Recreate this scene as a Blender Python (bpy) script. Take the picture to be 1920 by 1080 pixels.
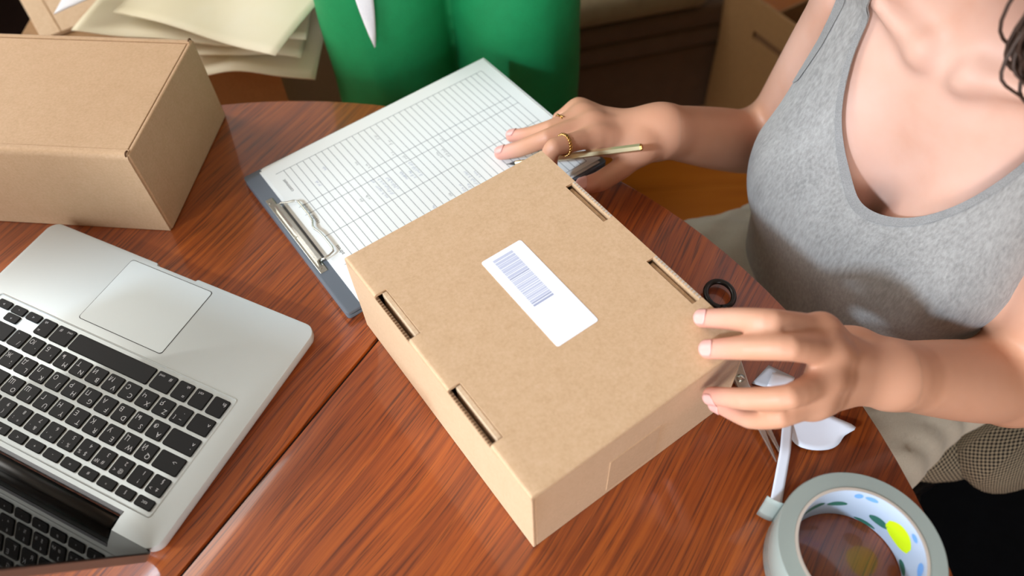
import bpy, bmesh, math, random
import numpy as np
from mathutils import Vector, Matrix

sc = bpy.context.scene
for _o in list(bpy.data.objects):
    bpy.data.objects.remove(_o, do_unlink=True)
COL = sc.collection
TZ = 0.75                    # height of the table top; most things are laid out relative to it
R = math.radians

# ------------------------------------------------------------------ camera
PITCH, ROLL, CAMH, FPX = R(53.7715), R(-3.6898), 0.60628, 1462.64
cam_d = bpy.data.cameras.new('camera')
cam = bpy.data.objects.new('camera', cam_d)
COL.objects.link(cam)
_fw = Vector((0, math.cos(PITCH), -math.sin(PITCH)))
_up = Vector((0, math.sin(PITCH), math.cos(PITCH)))
_rt = Vector((1, 0, 0))
_r2 = _rt * math.cos(ROLL) + _up * math.sin(ROLL)
_u2 = -_rt * math.sin(ROLL) + _up * math.cos(ROLL)
_m = Matrix((( _r2.x, _u2.x, -_fw.x, 0), (_r2.y, _u2.y, -_fw.y, 0), (_r2.z, _u2.z, -_fw.z, CAMH + TZ), (0, 0, 0, 1)))
cam.matrix_world = _m
cam_d.sensor_width = 36.0
cam_d.lens = FPX / 1920 * 36.0
cam_d.clip_start = 0.02
cam_d.dof.use_dof = True
cam_d.dof.focus_distance = 0.70
cam_d.dof.aperture_fstop = 3.6
sc.camera = cam

# ------------------------------------------------------------------ light and exposure
world = bpy.data.worlds.new('world')
sc.world = world
world.use_nodes = True
world.node_tree.nodes['Background'].inputs[0].default_value = (0.85, 0.92, 1.0, 1)
world.node_tree.nodes['Background'].inputs[1].default_value = 2.2

SUN_DIR = Vector((0.815, 0.58, -0.60)).normalized()      # travel direction of the low sun
sun_d = bpy.data.lights.new('sun', 'SUN')
sun_d.energy = 2.9
sun_d.angle = R(4.5)
sun_d.color = (0.66, 0.83, 1.0)
sun = bpy.data.objects.new('sun', sun_d)
sun.rotation_euler = SUN_DIR.to_track_quat('-Z', 'Y').to_euler()
sun.location = (-3, -2, 3)
COL.objects.link(sun)

def area_light(name, loc, target, sx, sy, power, color):
    d = bpy.data.lights.new(name, 'AREA')
    d.shape = 'RECTANGLE'; d.size = sx; d.size_y = sy
    d.energy = power; d.color = color
    o = bpy.data.objects.new(name, d)
    o.location = loc
    o.rotation_euler = (Vector(target) - Vector(loc)).to_track_quat('-Z', 'Y').to_euler()
    COL.objects.link(o)
    return o
# daylight entering through the two window openings of the room
area_light('window_daylight', (-1.62, -1.05, 1.68), (0.2, 0.2, 0.8), 1.1, 1.5, 22, (0.84, 0.92, 1.0))
area_light('window_daylight', (-0.4, -2.02, 1.40), (-0.1, 0.5, 0.8), 1.4, 1.1, 34, (1.0, 0.97, 0.95))
area_light('window_daylight', (-1.62, 1.15, 1.68), (-0.4, 0.9, 0.7), 0.9, 1.5, 20, (1.0, 0.95, 0.86))

vs = sc.view_settings
vs.view_transform = 'Standard'
vs.look = 'None'
vs.gamma = 1.0
vs.use_curve_mapping = False
vs.exposure = 0.06

# ------------------------------------------------------------------ material helpers
def lin(h):
    h = h.lstrip('#')
    c = [int(h[i:i + 2], 16) / 255 for i in (0, 2, 4)]
    return tuple([(x / 12.92 if x <= 0.04045 else ((x + 0.055) / 1.055) ** 2.4) for x in c] + [1.0])

class NT:
    """small wrapper around a material node tree"""
    def __init__(self, name, rough=0.5, color=None, **kw):
        self.m = bpy.data.materials.new(name)
        self.m.use_nodes = True
        self.t = self.m.node_tree
        self.b = self.t.nodes['Principled BSDF']
        self.b.inputs['Roughness'].default_value = rough
        if color is not None:
            self.b.inputs['Base Color'].default_value = lin(color) if isinstance(color, str) else color
        for k, v in kw.items():
            self.b.inputs[k.replace('_', ' ')].default_value = v
    def n(self, typ, **kw):
        nd = self.t.nodes.new('ShaderNode' + typ)
        for k, v in kw.items():
            if k.startswith('i_'):
                nd.inputs[k[2:].replace('_', ' ')].default_value = v
            else:
                setattr(nd, k, v)
        return nd
    def link(self, a, b):
        self.t.links.new(a, b)
    def coord(self, kind='Object', scale=(1, 1, 1), rot=(0, 0, 0)):
        tc = self.n('TexCoord'); mp = self.n('Mapping')
        mp.inputs['Scale'].default_value = scale
        mp.inputs['Rotation'].default_value = rot
        self.link(tc.outputs[kind], mp.inputs[0])
        return mp.outputs[0]
    def noise(self, vec, scale, detail=4, rough=0.55, dist=0.0):
        nd = self.n('TexNoise', i_Scale=scale, i_Detail=detail, i_Roughness=rough, i_Distortion=dist)
        self.link(vec, nd.inputs['Vector'])
        return nd.outputs['Fac']
    def ramp(self, fac, stops):
        r = self.n('ValToRGB')
        e = r.color_ramp.elements
        while len(e) > 1:
            e.remove(e[-1])
        for i, (p, c) in enumerate(stops):
            el = e[0] if i == 0 else e.new(p)
            el.position = p
            el.color = lin(c) if isinstance(c, str) else (c if len(c) == 4 else tuple(c) + (1,))
        self.link(fac, r.inputs[0])
        return r.outputs[0]
    def mix(self, fac, a, b, mode='MIX'):
        nd = self.n('MixRGB', blend_type=mode)
        for k, v in ((0, fac), (1, a), (2, b)):
            if hasattr(v, 'is_linked') or hasattr(v, 'links'):
                self.link(v, nd.inputs[k])
            else:
                nd.inputs[k].default_value = v if k == 0 else (lin(v) if isinstance(v, str) else v)
        return nd.outputs[0]
    def math(self, op, a, b=0.0):
        nd = self.n('Math', operation=op)
        for k, v in ((0, a), (1, b)):
            if hasattr(v, 'links'):
                self.link(v, nd.inputs[k])
            else:
                nd.inputs[k].default_value = v
        return nd.outputs[0]
    def color(self, out):
        self.link(out, self.b.inputs['Base Color'])
    def bump(self, h, strength=0.3, dist=0.001):
        nd = self.n('Bump', i_Strength=strength, i_Distance=dist)
        self.link(h, nd.inputs['Height'])
        self.link(nd.outputs[0], self.b.inputs['Normal'])

M = {}
def simple(name, color, rough=0.5, **kw):
    M[name] = NT(name, rough, color, **kw).m
    return M[name]

def kraft(name, c0, c1, c2):
    t = NT(name, 0.62)
    v = t.coord('Object')
    a = t.noise(v, 70, 6, 0.7)
    b = t.noise(v, 380, 4, 0.65)
    f = t.math('ADD', t.math('MULTIPLY', a, 0.35), t.math('MULTIPLY', b, 0.65))
    t.color(t.ramp(f, [(0.34, c0), (0.5, c1), (0.68, c2)]))
    t.bump(t.noise(v, 260, 4, 0.6), 0.12, 0.0006)
    t.b.inputs['Sheen Weight'].default_value = 0.15
    M[name] = t.m
kraft('kraft', '#bf9b74', '#c8a47e', '#d0ad89')
kraft('kraft_dark', '#876439', '#966f42', '#a07a4a')  # darker kraft copy, shade of the rear cartons put into the colour
kraft('kraft_tab', '#b48f69', '#bd9872', '#c5a07b')
kraft('kraft_pale', '#c0a07c', '#ccae8c', '#d6bb9c')

def wood_table():
    t = NT('table_veneer', 0.42)
    v = t.coord('Object')
    # local y runs along the grain; a slow warp bends the figure a little
    warp = t.noise(t.coord('Object', (3.0, 1.0, 1)), 1.6, 2, 0.5)
    sx = t.n('SeparateXYZ'); t.link(v, sx.inputs[0])
    xx = t.math('ADD', sx.outputs[0], t.math('MULTIPLY', t.math('SUBTRACT', warp, 0.5), 0.09))
    def along(fx, fy):
        cmb = t.n('CombineXYZ'); t.link(t.math('MULTIPLY', xx, fx), cmb.inputs[0]); t.link(t.math('MULTIPLY', sx.outputs[1], fy), cmb.inputs[1])
        return cmb.outputs[0]
    rings = t.noise(along(230, 3.0), 1.0, 3, 0.55)
    broad = t.noise(along(34, 1.2), 1.0, 3, 0.5)
    pores = t.noise(along(640, 17), 1.0, 2, 0.5)
    patch = t.noise(t.coord('Object', (5.0, 2.2, 1)), 2.0, 3, 0.5)
    base = t.ramp(rings, [(0.32, '#6e2c0c'), (0.48, '#9a4714'), (0.64, '#b45a1a'), (0.78, '#a04c15')])
    base = t.mix(t.math('MULTIPLY', t.ramp(broad, [(0.38, (1, 1, 1)), (0.60, (0, 0, 0))]), 0.42), base, '#7a3413')
    base = t.mix(t.math('MULTIPLY', t.ramp(pores, [(0.34, (1, 1, 1)), (0.47, (0, 0, 0))]), 0.75), base, '#481a0a')
    base = t.mix(t.math('MULTIPLY', t.ramp(patch, [(0.36, (1, 1, 1)), (0.60, (0, 0, 0))]), 0.22), base, '#6d3316')
    t.color(base)
    t.bump(t.math('ADD', pores, t.math('MULTIPLY', rings, 0.4)), 0.10, 0.0004)
    t.b.inputs['Coat Weight'].default_value = 0.8
    t.b.inputs['Coat Roughness'].default_value = 0.10
    M['wood'] = t.m
wood_table()
simple('wood_dark', '#3a160a', 0.4)
simple('seam', '#170804', 0.7)

def parquet():
    t = NT('parquet', 0.35)
    v = t.coord('Object', (1, 1, 1))
    br = t.coord('Object', (1.6, 14, 1))
    n1 = t.noise(br, 2.0, 5, 0.6)
    info = t.n('ObjectInfo')
    t.color(t.mix(t.math('MULTIPLY', info.outputs['Random'], 0.4), t.ramp(n1, [(0.3, '#b0641c'), (0.5, '#bf701e'), (0.72, '#c87c28')]), '#ab601c'))
    M['parquet'] = t.m
parquet()

def fabric(name, c0, c1, scale=900, rough=0.9, bump=0.3, stretch=(1, 1, 1)):
    t = NT(name, rough)
    v = t.coord('Object', stretch)
    n1 = t.noise(v, scale, 2, 0.6)
    n2 = t.noise(v, 30, 4, 0.6)
    f = t.math('ADD', t.math('MULTIPLY', n1, 0.6), t.math('MULTIPLY', n2, 0.4))
    t.color(t.ramp(f, [(0.35, c0), (0.65, c1)]))
    t.bump(n1, bump, 0.0006)
    t.b.inputs['Sheen Weight'].default_value = 0.25
    M[name] = t.m
fabric('heather_grey', '#7b7875', '#9a9793', 420, 0.9, 0.2, (1, 1, 0.22))
fabric('heather_trim', '#757371', '#8c8a88', 900)
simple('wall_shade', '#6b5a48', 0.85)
fabric('green_cloth', '#008048', '#009254', 1100, 0.7, 0.12)
M['green_cloth'].node_tree.nodes['Principled BSDF'].inputs['Sheen Weight'].default_value = 0.0
fabric('cream_cloth', '#c9c4b4', '#d8d4c6', 800, 0.9, 0.2)
fabric('white_cloth', '#dfe2ea', '#f2f3f6', 900, 0.85, 0.2)
fabric('sofa_cloth', '#594330', '#69503a', 500, 0.95, 0.3)
fabric('sofa_cushion', '#8f8266', '#a39778', 400, 0.95, 0.3)
fabric('sheet_brown', '#170d0a', '#22140f', 260, 1.0, 0.5)
fabric('sheet_black', '#08090c', '#0e1014', 260, 1.0, 0.5)

for _k in ('sheet_black', 'sheet_brown'):
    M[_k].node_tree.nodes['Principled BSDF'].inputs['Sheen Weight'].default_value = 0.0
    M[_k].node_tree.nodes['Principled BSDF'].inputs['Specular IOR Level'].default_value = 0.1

def houndstooth():
    t = NT('woven_check', 0.9)
    v = t.coord('UV', (1, 1, 1))
    ck = t.n('TexChecker', i_Scale=270.0)
    ck.inputs['Color1'].default_value = lin('#1c1916'); ck.inputs['Color2'].default_value = lin('#9c907a')
    t.link(v, ck.inputs['Vector'])
    t.color(ck.outputs[0])
    t.bump(t.noise(v, 900, 2), 0.3, 0.0008)
    M['check'] = t.m
houndstooth()

def skin():
    t = NT('skin', 0.52)
    v = t.coord('Object')
    n1 = t.noise(v, 14, 4, 0.55)
    n2 = t.noise(v, 260, 3, 0.6)
    base = t.ramp(n1, [(0.3, '#cb9a84'), (0.5, '#d1a592'), (0.7, '#d4ab9a')])
    at2 = t.n('Attribute', attribute_name='shade_tan')  # arm shade together with some tan, mixed into the base colour
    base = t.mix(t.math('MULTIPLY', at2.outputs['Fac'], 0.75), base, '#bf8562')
    at = t.n('Attribute', attribute_name='flush')
    base = t.mix(at.outputs['Fac'], base, '#e08a7c')
    t.color(base)
    t.bump(n2, 0.06, 0.0005)
    t.b.inputs['Subsurface Weight'].default_value = 0.12
    t.b.inputs['Subsurface Radius'].default_value = (0.012, 0.005, 0.003)
    t.b.inputs['Subsurface Scale'].default_value = 0.6
    M['skin'] = t.m
skin()
simple('nail', '#dda59b', 0.32)
simple('hair', '#3a261b', 0.5)
simple('gold', '#c99b5c', 0.25, Metallic=1.0)
simple('pen_gold', '#d2c199', 0.3, Metallic=0.75)
simple('black_plastic', '#101012', 0.32)
simple('key_black', '#0d0e10', 0.6)
M['key_black'].node_tree.nodes['Principled BSDF'].inputs['Specular IOR Level'].default_value = 0.25
simple('key_print', '#c9ccd2', 0.5)
simple('aluminium', '#cbd4d6', 0.36, Metallic=0.2)
simple('aluminium_edge', '#a8adad', 0.3, Metallic=0.8)
simple('trackpad', '#c4cdcf', 0.36, Metallic=0.15)
simple('gap_dark', '#2a2c2e', 0.6)
simple('screen_glass', '#050506', 0.03)
simple('hinge', '#0c0c0d', 0.35)
simple('vent_grey', '#777c84', 0.5)
simple('steel', '#c9c8bf', 0.22, Metallic=0.85)
simple('board_grey', '#5d646c', 0.45)
simple('board_edge', '#7b8288', 0.45)
simple('paper', '#eceeeb', 0.75)
simple('paper_lines', '#777b7e', 0.8)
simple('ink_blue', '#8088a8', 0.8)
simple('ink_dark', '#4c4e54', 0.8)
simple('print_black', '#2b2c2e', 0.8)
simple('sticker', '#f0f1f7', 0.45)
simple('barcode', '#c2c6da', 0.5)
simple('barcode_dark', '#a3a8c2', 0.5)
simple('scrap_white', '#e6e7ee', 0.5)
simple('scrap_film', '#b9b9bd', 0.35)
simple('flute_dark', '#6b4a2c', 0.8)
simple('wall_paint', '#c2b49e', 0.8)
simple('ceiling_paint', '#c4b9a6', 0.85)
simple('trim_white', '#e6e4df', 0.5)
simple('core_white', '#b4bfd0', 0.4)
simple('core_blue', '#6f9fd8', 0.45)
simple('core_green', '#2f6b5c', 0.45)
simple('core_yellow', '#d2e818', 0.45)
simple('core_card', '#b6a99c', 0.7)

def tape_mat():
    t = NT('clear_tape', 0.2, '#c0cac2')
    t.b.inputs['Transmission Weight'].default_value = 0.5
    t.b.inputs['IOR'].default_value = 1.45
    M['tape'] = t.m
tape_mat()

def envelope_paper():
    t = NT('cream_paper', 0.7)
    v = t.coord('Object')
    n1 = t.noise(v, 5, 4, 0.55)
    t.color(t.ramp(n1, [(0.3, '#e6dcba'), (0.55, '#eee6ca'), (0.75, '#f0ebd6')]))
    M['cream_paper'] = t.m
envelope_paper()

# ------------------------------------------------------------------ geometry helpers
def link_mesh(name, me, mat, parent=None, smooth=False):
    o = bpy.data.objects.new(name, me)
    COL.objects.link(o)
    if mat is not None:
        me.materials.clear()
        me.materials.append(M[mat] if isinstance(mat, str) else mat)
    if parent is not None:
        o.parent = parent
    if smooth:
        me.polygons.foreach_set('use_smooth', [True] * len(me.polygons))
    return o

class MB:
    """collects simple shapes into one mesh"""
    def __init__(self):
        self.v = []; self.f = []
    def add(self, vs, fs):
        k = len(self.v)
        self.v += [tuple(p) for p in vs]
        self.f += [tuple(i + k for i in f) for f in fs]
        return self
    def box(self, x0, x1, y0, y1, z0, z1):
        return self.add([(x0, y0, z0), (x1, y0, z0), (x1, y1, z0), (x0, y1, z0), (x0, y0, z1), (x1, y0, z1), (x1, y1, z1), (x0, y1, z1)],
                        [(0, 3, 2, 1), (4, 5, 6, 7), (0, 1, 5, 4), (1, 2, 6, 5), (2, 3, 7, 6), (3, 0, 4, 7)])
    def prism(self, poly, z0, z1, inset=0.0):
        """vertical prism from a ccw outline; inset > 0 chamfers the upper rim"""
        n = len(poly)
        rings = [[(x, y, z0) for x, y in poly]]
        if inset:
            c = np.mean(np.array(poly), 0)
            pin = offset_poly(poly, -inset)
            pm = offset_poly(poly, -inset * 0.3)
            rings += [[(x, y, z1 - inset) for x, y in poly], [(x, y, z1 - inset * 0.3) for x, y in pm], [(x, y, z1) for x, y in pin]]
        else:
            rings += [[(x, y, z1) for x, y in poly]]
        vs = [p for r in rings for p in r]
        fs = [tuple(reversed(range(n))), tuple(range((len(rings) - 1) * n, len(rings) * n))]
        for k in range(len(rings) - 1):
            for i in range(n):
                j = (i + 1) % n
                fs.append((k * n + i, k * n + j, (k + 1) * n + j, (k + 1) * n + i))
        return self.add(vs, fs)
    def tube(self, pts, rad, n=10, cap=True, closed=False, flat=1.0):
        pts = [Vector(p) for p in pts]
        m = len(pts)
        rr = rad if hasattr(rad, '__len__') else [rad] * m
        vs = []; fs = []
        prev = None
        for i, p in enumerate(pts):
            if closed:
                t = pts[(i + 1) % m] - pts[(i - 1) % m]
            else:
                t = pts[min(i + 1, m - 1)] - pts[max(i - 1, 0)]
            t.normalize()
            if prev is None:
                a = Vector((0, 0, 1)) if abs(t.z) < 0.9 else Vector((1, 0, 0))
            else:
                a = prev
            b = t.cross(a).normalized()
            a = b.cross(t).normalized()
            prev = a
            for k in range(n):
                w = 2 * math.pi * k / n
                vs.append(p + (b * math.cos(w) + a * math.sin(w) * flat) * rr[i])
        for i in range(m if closed else m - 1):
            for k in range(n):
                i2 = (i + 1) % m; k2 = (k + 1) % n
                fs.append((i * n + k, i * n + k2, i2 * n + k2, i2 * n + k))
        if cap and not closed:
            fs.append(tuple(reversed(range(n))))
            fs.append(tuple((m - 1) * n + k for k in range(n)))
        return self.add(vs, fs)
    def lathe(self, prof, n=48, closed=True):
        m = len(prof)
        vs = []
        for k in range(n):
            w = 2 * math.pi * k / n
            vs += [(r * math.cos(w), r * math.sin(w), z) for r, z in prof]
        fs = []
        for k in range(n):
            k2 = (k + 1) % n
            for i in range(m if closed else m - 1):
                j = (i + 1) % m
                fs.append((k * m + i, k2 * m + i, k2 * m + j, k * m + j))
        return self.add(vs, fs)
    def grid(self, nx, ny, fn, thick=0.0):
        vs = [fn(i / nx, j / ny) for j in range(ny + 1) for i in range(nx + 1)]
        W = nx + 1
        fs = [(j * W + i, j * W + i + 1, (j + 1) * W + i + 1, (j + 1) * W + i) for j in range(ny) for i in range(nx)]
        if thick:
            k = len(vs)
            vs2 = [(p[0], p[1], p[2] - thick) for p in vs]
            rim = [i for i in range(W)] + [j * W + nx for j in range(1, ny + 1)] + [ny * W + i for i in range(nx - 1, -1, -1)] + [j * W for j in range(ny - 1, 0, -1)]
            fs2 = [tuple(i + k for i in reversed(f)) for f in fs]
            side = [(rim[(i + 1) % len(rim)], rim[i], rim[i] + k, rim[(i + 1) % len(rim)] + k) for i in range(len(rim))]
            return self.add(vs + vs2, fs + fs2 + side)
        return self.add(vs, fs)
    def mesh(self, name):
        me = bpy.data.meshes.new(name)
        me.from_pydata(self.v, [], self.f)
        me.validate(); me.update()
        return me
    def build(self, name, mat, parent=None, smooth=False, bevel=0.0, seg=2, autosmooth=None):
        me = self.mesh(name)
        if bevel:
            bm = bmesh.new(); bm.from_mesh(me)
            bmesh.ops.remove_doubles(bm, verts=bm.verts, dist=1e-6)
            es = [e for e in bm.edges if len(e.link_faces) == 2 and e.calc_face_angle(0) > 0.5]
            bmesh.ops.bevel(bm, geom=es, offset=bevel, segments=seg, profile=0.5, affect='EDGES')
            bm.to_mesh(me); bm.free()
        o = link_mesh(name, me, mat, parent, smooth)
        if autosmooth:
            me.polygons.foreach_set('use_smooth', [True] * len(me.polygons))
            me.set_sharp_from_angle(angle=R(autosmooth))
        return o

def offset_poly(poly, d):
    """offset a ccw outline outward by d"""
    n = len(poly); out = []
    for i in range(n):
        p0 = Vector(poly[i - 1]); p1 = Vector(poly[i]); p2 = Vector(poly[(i + 1) % n])
        e1 = (p1 - p0).normalized(); e2 = (p2 - p1).normalized()
        n1 = Vector((e1.y, -e1.x)); n2 = Vector((e2.y, -e2.x))
        b = (n1 + n2)
        if b.length < 1e-6:
            b = n1.copy()
        b.normalize()
        out.append(tuple(p1 + b * (d / max(0.3, b.dot(n1)))))
    return out

def rrect(x0, x1, y0, y1, r, seg=6):
    pts = []
    for cx, cy, a0 in ((x1 - r, y0 + r, -90), (x1 - r, y1 - r, 0), (x0 + r, y1 - r, 90), (x0 + r, y0 + r, 180)):
        for k in range(seg + 1):
            a = R(a0 + 90 * k / seg)
            pts.append((cx + r * math.cos(a), cy + r * math.sin(a)))
    return pts

def thing(name, label, cat, loc=(0, 0, 0), rz=0.0, group=None):
    o = bpy.data.objects.new(name, None)
    o.empty_display_size = 0.05
    COL.objects.link(o)
    o.location = loc; o.rotation_euler = (0, 0, rz)
    return tag(o, label, cat, group)

def tag(o, label, cat, group=None, kind=None):
    o['label'] = label; o['category'] = cat
    if group: o['group'] = group
    if kind: o['kind'] = kind
    return o

def structure(o):
    o['kind'] = 'structure'
    return o

def text_mesh(s, size, x=0.0, y=0.0, rot=0.0, align='CENTER'):
    """flat mesh data (verts, faces) of a line of writing"""
    cu = bpy.data.curves.new('t', 'FONT')
    cu.body = s; cu.size = size; cu.align_x = align; cu.align_y = 'CENTER'; cu.resolution_u = 2
    ob = bpy.data.objects.new('t', cu)
    COL.objects.link(ob)
    dg = bpy.context.evaluated_depsgraph_get()
    me = bpy.data.meshes.new_from_object(ob.evaluated_get(dg))
    vs = [v.co.copy() for v in me.vertices]; fs = [tuple(p.vertices) for p in me.polygons]
    bpy.data.objects.remove(ob); bpy.data.curves.remove(cu); bpy.data.meshes.remove(me)
    c, s_ = math.cos(rot), math.sin(rot)
    return [(x + v.x * c - v.y * s_, y + v.x * s_ + v.y * c, 0.0) for v in vs], fs

# writing is turned into meshes first, while the scene is still empty
TXT = {}
KEY_TXT = list("QWERTYUIOPASDFGHJKLZXCVBNM1234567890-=[];',./\\`~!@#$%^&*()_+:") + \
    list("ЙЦУКЕНГШЩЗХЪФЫВАПРОЛДЖЭЯЧСМИТЬБЮЁ№§±<>") + ['esc', 'alt', 'cmd', 'ctrl', 'fn']
for _s in KEY_TXT + ['comment', 'number', 'reader', 'adress']:
    TXT[_s] = text_mesh(_s, 1.0)

def put_text(mb, s, size, x, y, z, rot=0.0):
    vs, fs = TXT[s]
    c, d = math.cos(rot) * size, math.sin(rot) * size
    mb.add([(x + v[0] * c - v[1] * d, y + v[0] * d + v[1] * c, z) for v in vs], fs)

# ================================================================== the room
RX0, RX1, RY0, RY1, RZ1 = -1.6, 2.4, -2.0, 2.7, 2.65
floor = structure(MB().box(RX0 - .1, RX1 + .1, RY0 - .1, RY1 + .1, -0.12, -0.006).build('floor', 'wood_dark'))
random.seed(4)
PW_ = (RY1 - RY0) / 39
plank_me = {}
for r in range(39):
    x = RX0; y = RY0 + r * PW_
    first = True
    while x < RX1 - .001:
        w = round(random.choice((0.6, 0.8, 1.0, 1.2)) if first else 1.2, 3); first = False
        w = round(min(w, RX1 - x), 3)
        if w not in plank_me:
            plank_me[w] = MB().box(0, w - .0012, 0, PW_ - .0012, -0.0055, 0).mesh('plank')
            plank_me[w].materials.append(M['parquet'])
        o = bpy.data.objects.new('plank', plank_me[w])
        COL.objects.link(o); o.parent = floor
        o.location = (x, y, 0.0)
        x += w
structure(MB().box(RX0 - .1, RX1 + .1, RY0 - .1, RY1 + .1, RZ1, RZ1 + .1).build('ceiling', 'ceiling_paint'))
structure(MB().box(RX0 - .1, RX1 + .1, RY1, RY1 + .1, 0, RZ1).build('wall_back', 'trim_white'))
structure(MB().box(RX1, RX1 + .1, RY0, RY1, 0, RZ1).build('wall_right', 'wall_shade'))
def wall_with_window(name, u0, u1, a0, a1, b0, b1, mk, n):
    """wall from u0..u1 with an opening a0..a1 x b0..b1, mk maps (u0,u1,z0,z1) to a box"""
    mb = MB()
    for uu in ((u0, a0, 0, RZ1), (a1, u1, 0, RZ1), (a0, a1, 0, b0), (a0, a1, b1, RZ1)):
        mk(mb, *uu)
    structure(mb.build(name, 'wall_paint'))
    fr = MB(); w = 0.05
    for uu in ((a0, a0 + w, b0, b1), (a1 - w, a1, b0, b1), (a0, a1, b0, b0 + w), (a0, a1, b1 - w, b1)):
        mk(fr, *uu, thin=True)
    structure(fr.build('window_%d' % n, 'trim_white'))
def mk_left(mb, u0, u1, z0, z1, thin=False):
    mb.box(RX0 - .1, RX0 - (.04 if thin else 0), u0, u1, z0, z1)
def mk_front(mb, u0, u1, z0, z1, thin=False):
    mb.box(u0, u1, RY0 - .1, RY0 - (.04 if thin else 0), z0, z1)
wall_with_window('wall_left', RY0, 0.4, -1.65, -0.33, 0.85, 2.5, mk_left, 1)
wall_with_window('wall_left', 0.4, RY1, 0.68, 1.62, 0.85, 2.5, mk_left, 2)
wall_with_window('wall_front', RX0, RX1, -1.15, 0.35, 0.80, 2.0, mk_front, 3)
structure(MB().box(RX0, RX1, RY1 - .015, RY1, 0, .09).build('baseboard_back', 'trim_white'))

# ================================================================== the round table
TC = (-0.295, 0.134); TR = 0.609; SEAM = R(55.2 - 90)
table = thing('round_table', 'round reddish-brown varnished wooden table with a seam across its top', 'table', (TC[0], TC[1], 0), SEAM)
sx = -0.012
a_s = math.acos(sx / TR)
for s in (0, 1):
    arc = []
    n = 72
    if s == 0:   # +x half
        a0, a1 = -a_s, a_s
    else:
        a0, a1 = a_s, 2 * math.pi - a_s
    for k in range(n + 1):
        w = a0 + (a1 - a0) * k / n
        arc.append((TR * math.cos(w), TR * math.sin(w)))
    g = 0.0011 if s == 0 else -0.0011
    arc = [(x + g, y) for x, y in arc]
    mb = MB().prism(arc, TZ - 0.026, TZ, inset=0.0028)
    mb.build('table_leaf', 'wood', table, autosmooth=35)
MB().box(sx - .012, sx + .012, -TR + .03, TR - .03, TZ - 0.0255, TZ - 0.004).build('seam_batten', 'seam', table)
MB().lathe([(0.50, TZ - .095), (0.525, TZ - .095), (0.525, TZ - .026), (0.50, TZ - .026)], 72).build('apron', 'wood', table, autosmooth=40)
MB().lathe([(0.0, 0.16), (0.07, 0.16), (0.085, 0.2), (0.05, 0.27), (0.045, 0.5), (0.075, 0.6), (0.09, TZ - .0265), (0, TZ - .0265)], 32, False).build('pedestal', 'wood', table, autosmooth=50)
for k in range(4):
    w = R(45 + 90 * k)
    pts = [(.05, .2), (.15, .19), (.28, .12), (.36, .06), (.40, .028)]
    MB().tube([(r * math.cos(w), r * math.sin(w), z) for r, z in pts], [.035, .034, .03, .027, .027], 10).build('leg', 'wood', table, smooth=True)

# ================================================================== the carton with the label
B1 = (0.0038, 0.1940); B1A = 0.57625; BW, BL, BH = 0.2056, 0.2606, 0.1016
box1 = thing('mailer_box', 'closed tan cardboard mailer box with a white barcode sticker on its lid', 'box', (B1[0], B1[1], TZ + .0005), B1A)
T = 0.003
MB().box(T, BW - T, T, BL - T, 0, T).build('bottom_panel', 'kraft', box1)
# side walls; the rim along both long edges is interrupted by two tuck slots
SL = [(0.048, 0.103), (0.1575, 0.2105)]
SRt = [(0.0505, 0.104), (0.158, 0.210)]
def rim_wall(x0, x1, slots, depth):
    mb = MB()
    ys = [0] + [v for s in slots for v in s] + [BL]
    mb.box(x0, x1, 0, BL, 0, BH - depth)
    for i in range(0, len(ys), 2):
        mb.box(x0, x1, ys[i], ys[i + 1], BH - depth, BH - .0016)
    return mb
rim_wall(0, T, SL, 0.0045).build('side_panel', 'kraft', box1, bevel=0.0008)
MB().box(BW - T, BW, 0, BL, 0, BH - .0016).build('side_panel', 'kraft', box1, bevel=0.0008)
MB().box(T, BW - T, 0, T, 0, BH - .004).build('end_panel', 'kraft', box1, bevel=0.0006)
MB().box(T, BW - T, BL - T, BL, 0, BH - .004).build('end_panel', 'kraft', box1, bevel=0.0006)
# lid: a sheet with four notches, rolled over the left edge
mb = MB()
xs = [0.0, 0.0112, 0.1950, BW - .0032, BW]
yc = sorted(set([0.0, BL] + [v for s in SL for v in s] + [v for s in SRt for v in s]))
def solid(ix, j):
    ym = (yc[j] + yc[j + 1]) / 2
    if ix == 0: return not any(a < ym < b for a, b in SL)
    if ix == 2: return not any(a < ym < b for a, b in SRt)
    return True
bm = bmesh.new()
NXS = xs
grid = {}
def gv(i, j, z):
    k = (i, j, z)
    if k not in grid:
        x = NXS[i]; zz = z
        grid[k] = bm.verts.new((x, yc[j], zz))
    return grid[k]
nX, nY = len(xs) - 1, len(yc) - 1
zt, zb = BH, BH - T
cells = {(i, j) for i in range(nX) for j in range(nY) if solid(i, j)}
for (i, j) in cells:
    bm.faces.new((gv(i, j, zt), gv(i + 1, j, zt), gv(i + 1, j + 1, zt), gv(i, j + 1, zt)))
    bm.faces.new((gv(i, j + 1, zb), gv(i + 1, j + 1, zb), gv(i + 1, j, zb), gv(i, j, zb)))
    for (di, dj, e) in ((-1, 0, ((i, j + 1), (i, j))), (1, 0, ((i + 1, j), (i + 1, j + 1))), (0, -1, ((i, j), (i + 1, j))), (0, 1, ((i + 1, j + 1), (i, j + 1)))):
        if (i + di, j + dj) not in cells:
            (a, b) = e
            bm.faces.new((gv(*b, zt), gv(*a, zt), gv(*a, zb), gv(*b, zb)))
bmesh.ops.recalc_face_normals(bm, faces=bm.faces)
es = [e for e in bm.edges if all(abs(v.co.z - zt) < 1e-6 for v in e.verts) and (all(abs(v.co.x) < 1e-6 for v in e.verts) or all(abs(v.co.y) < 1e-6 for v in e.verts) or all(abs(v.co.y - BL) < 1e-6 for v in e.verts))]
bmesh.ops.bevel(bm, geom=es, offset=0.0026, segments=4, profile=0.5, affect='EDGES')
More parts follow.
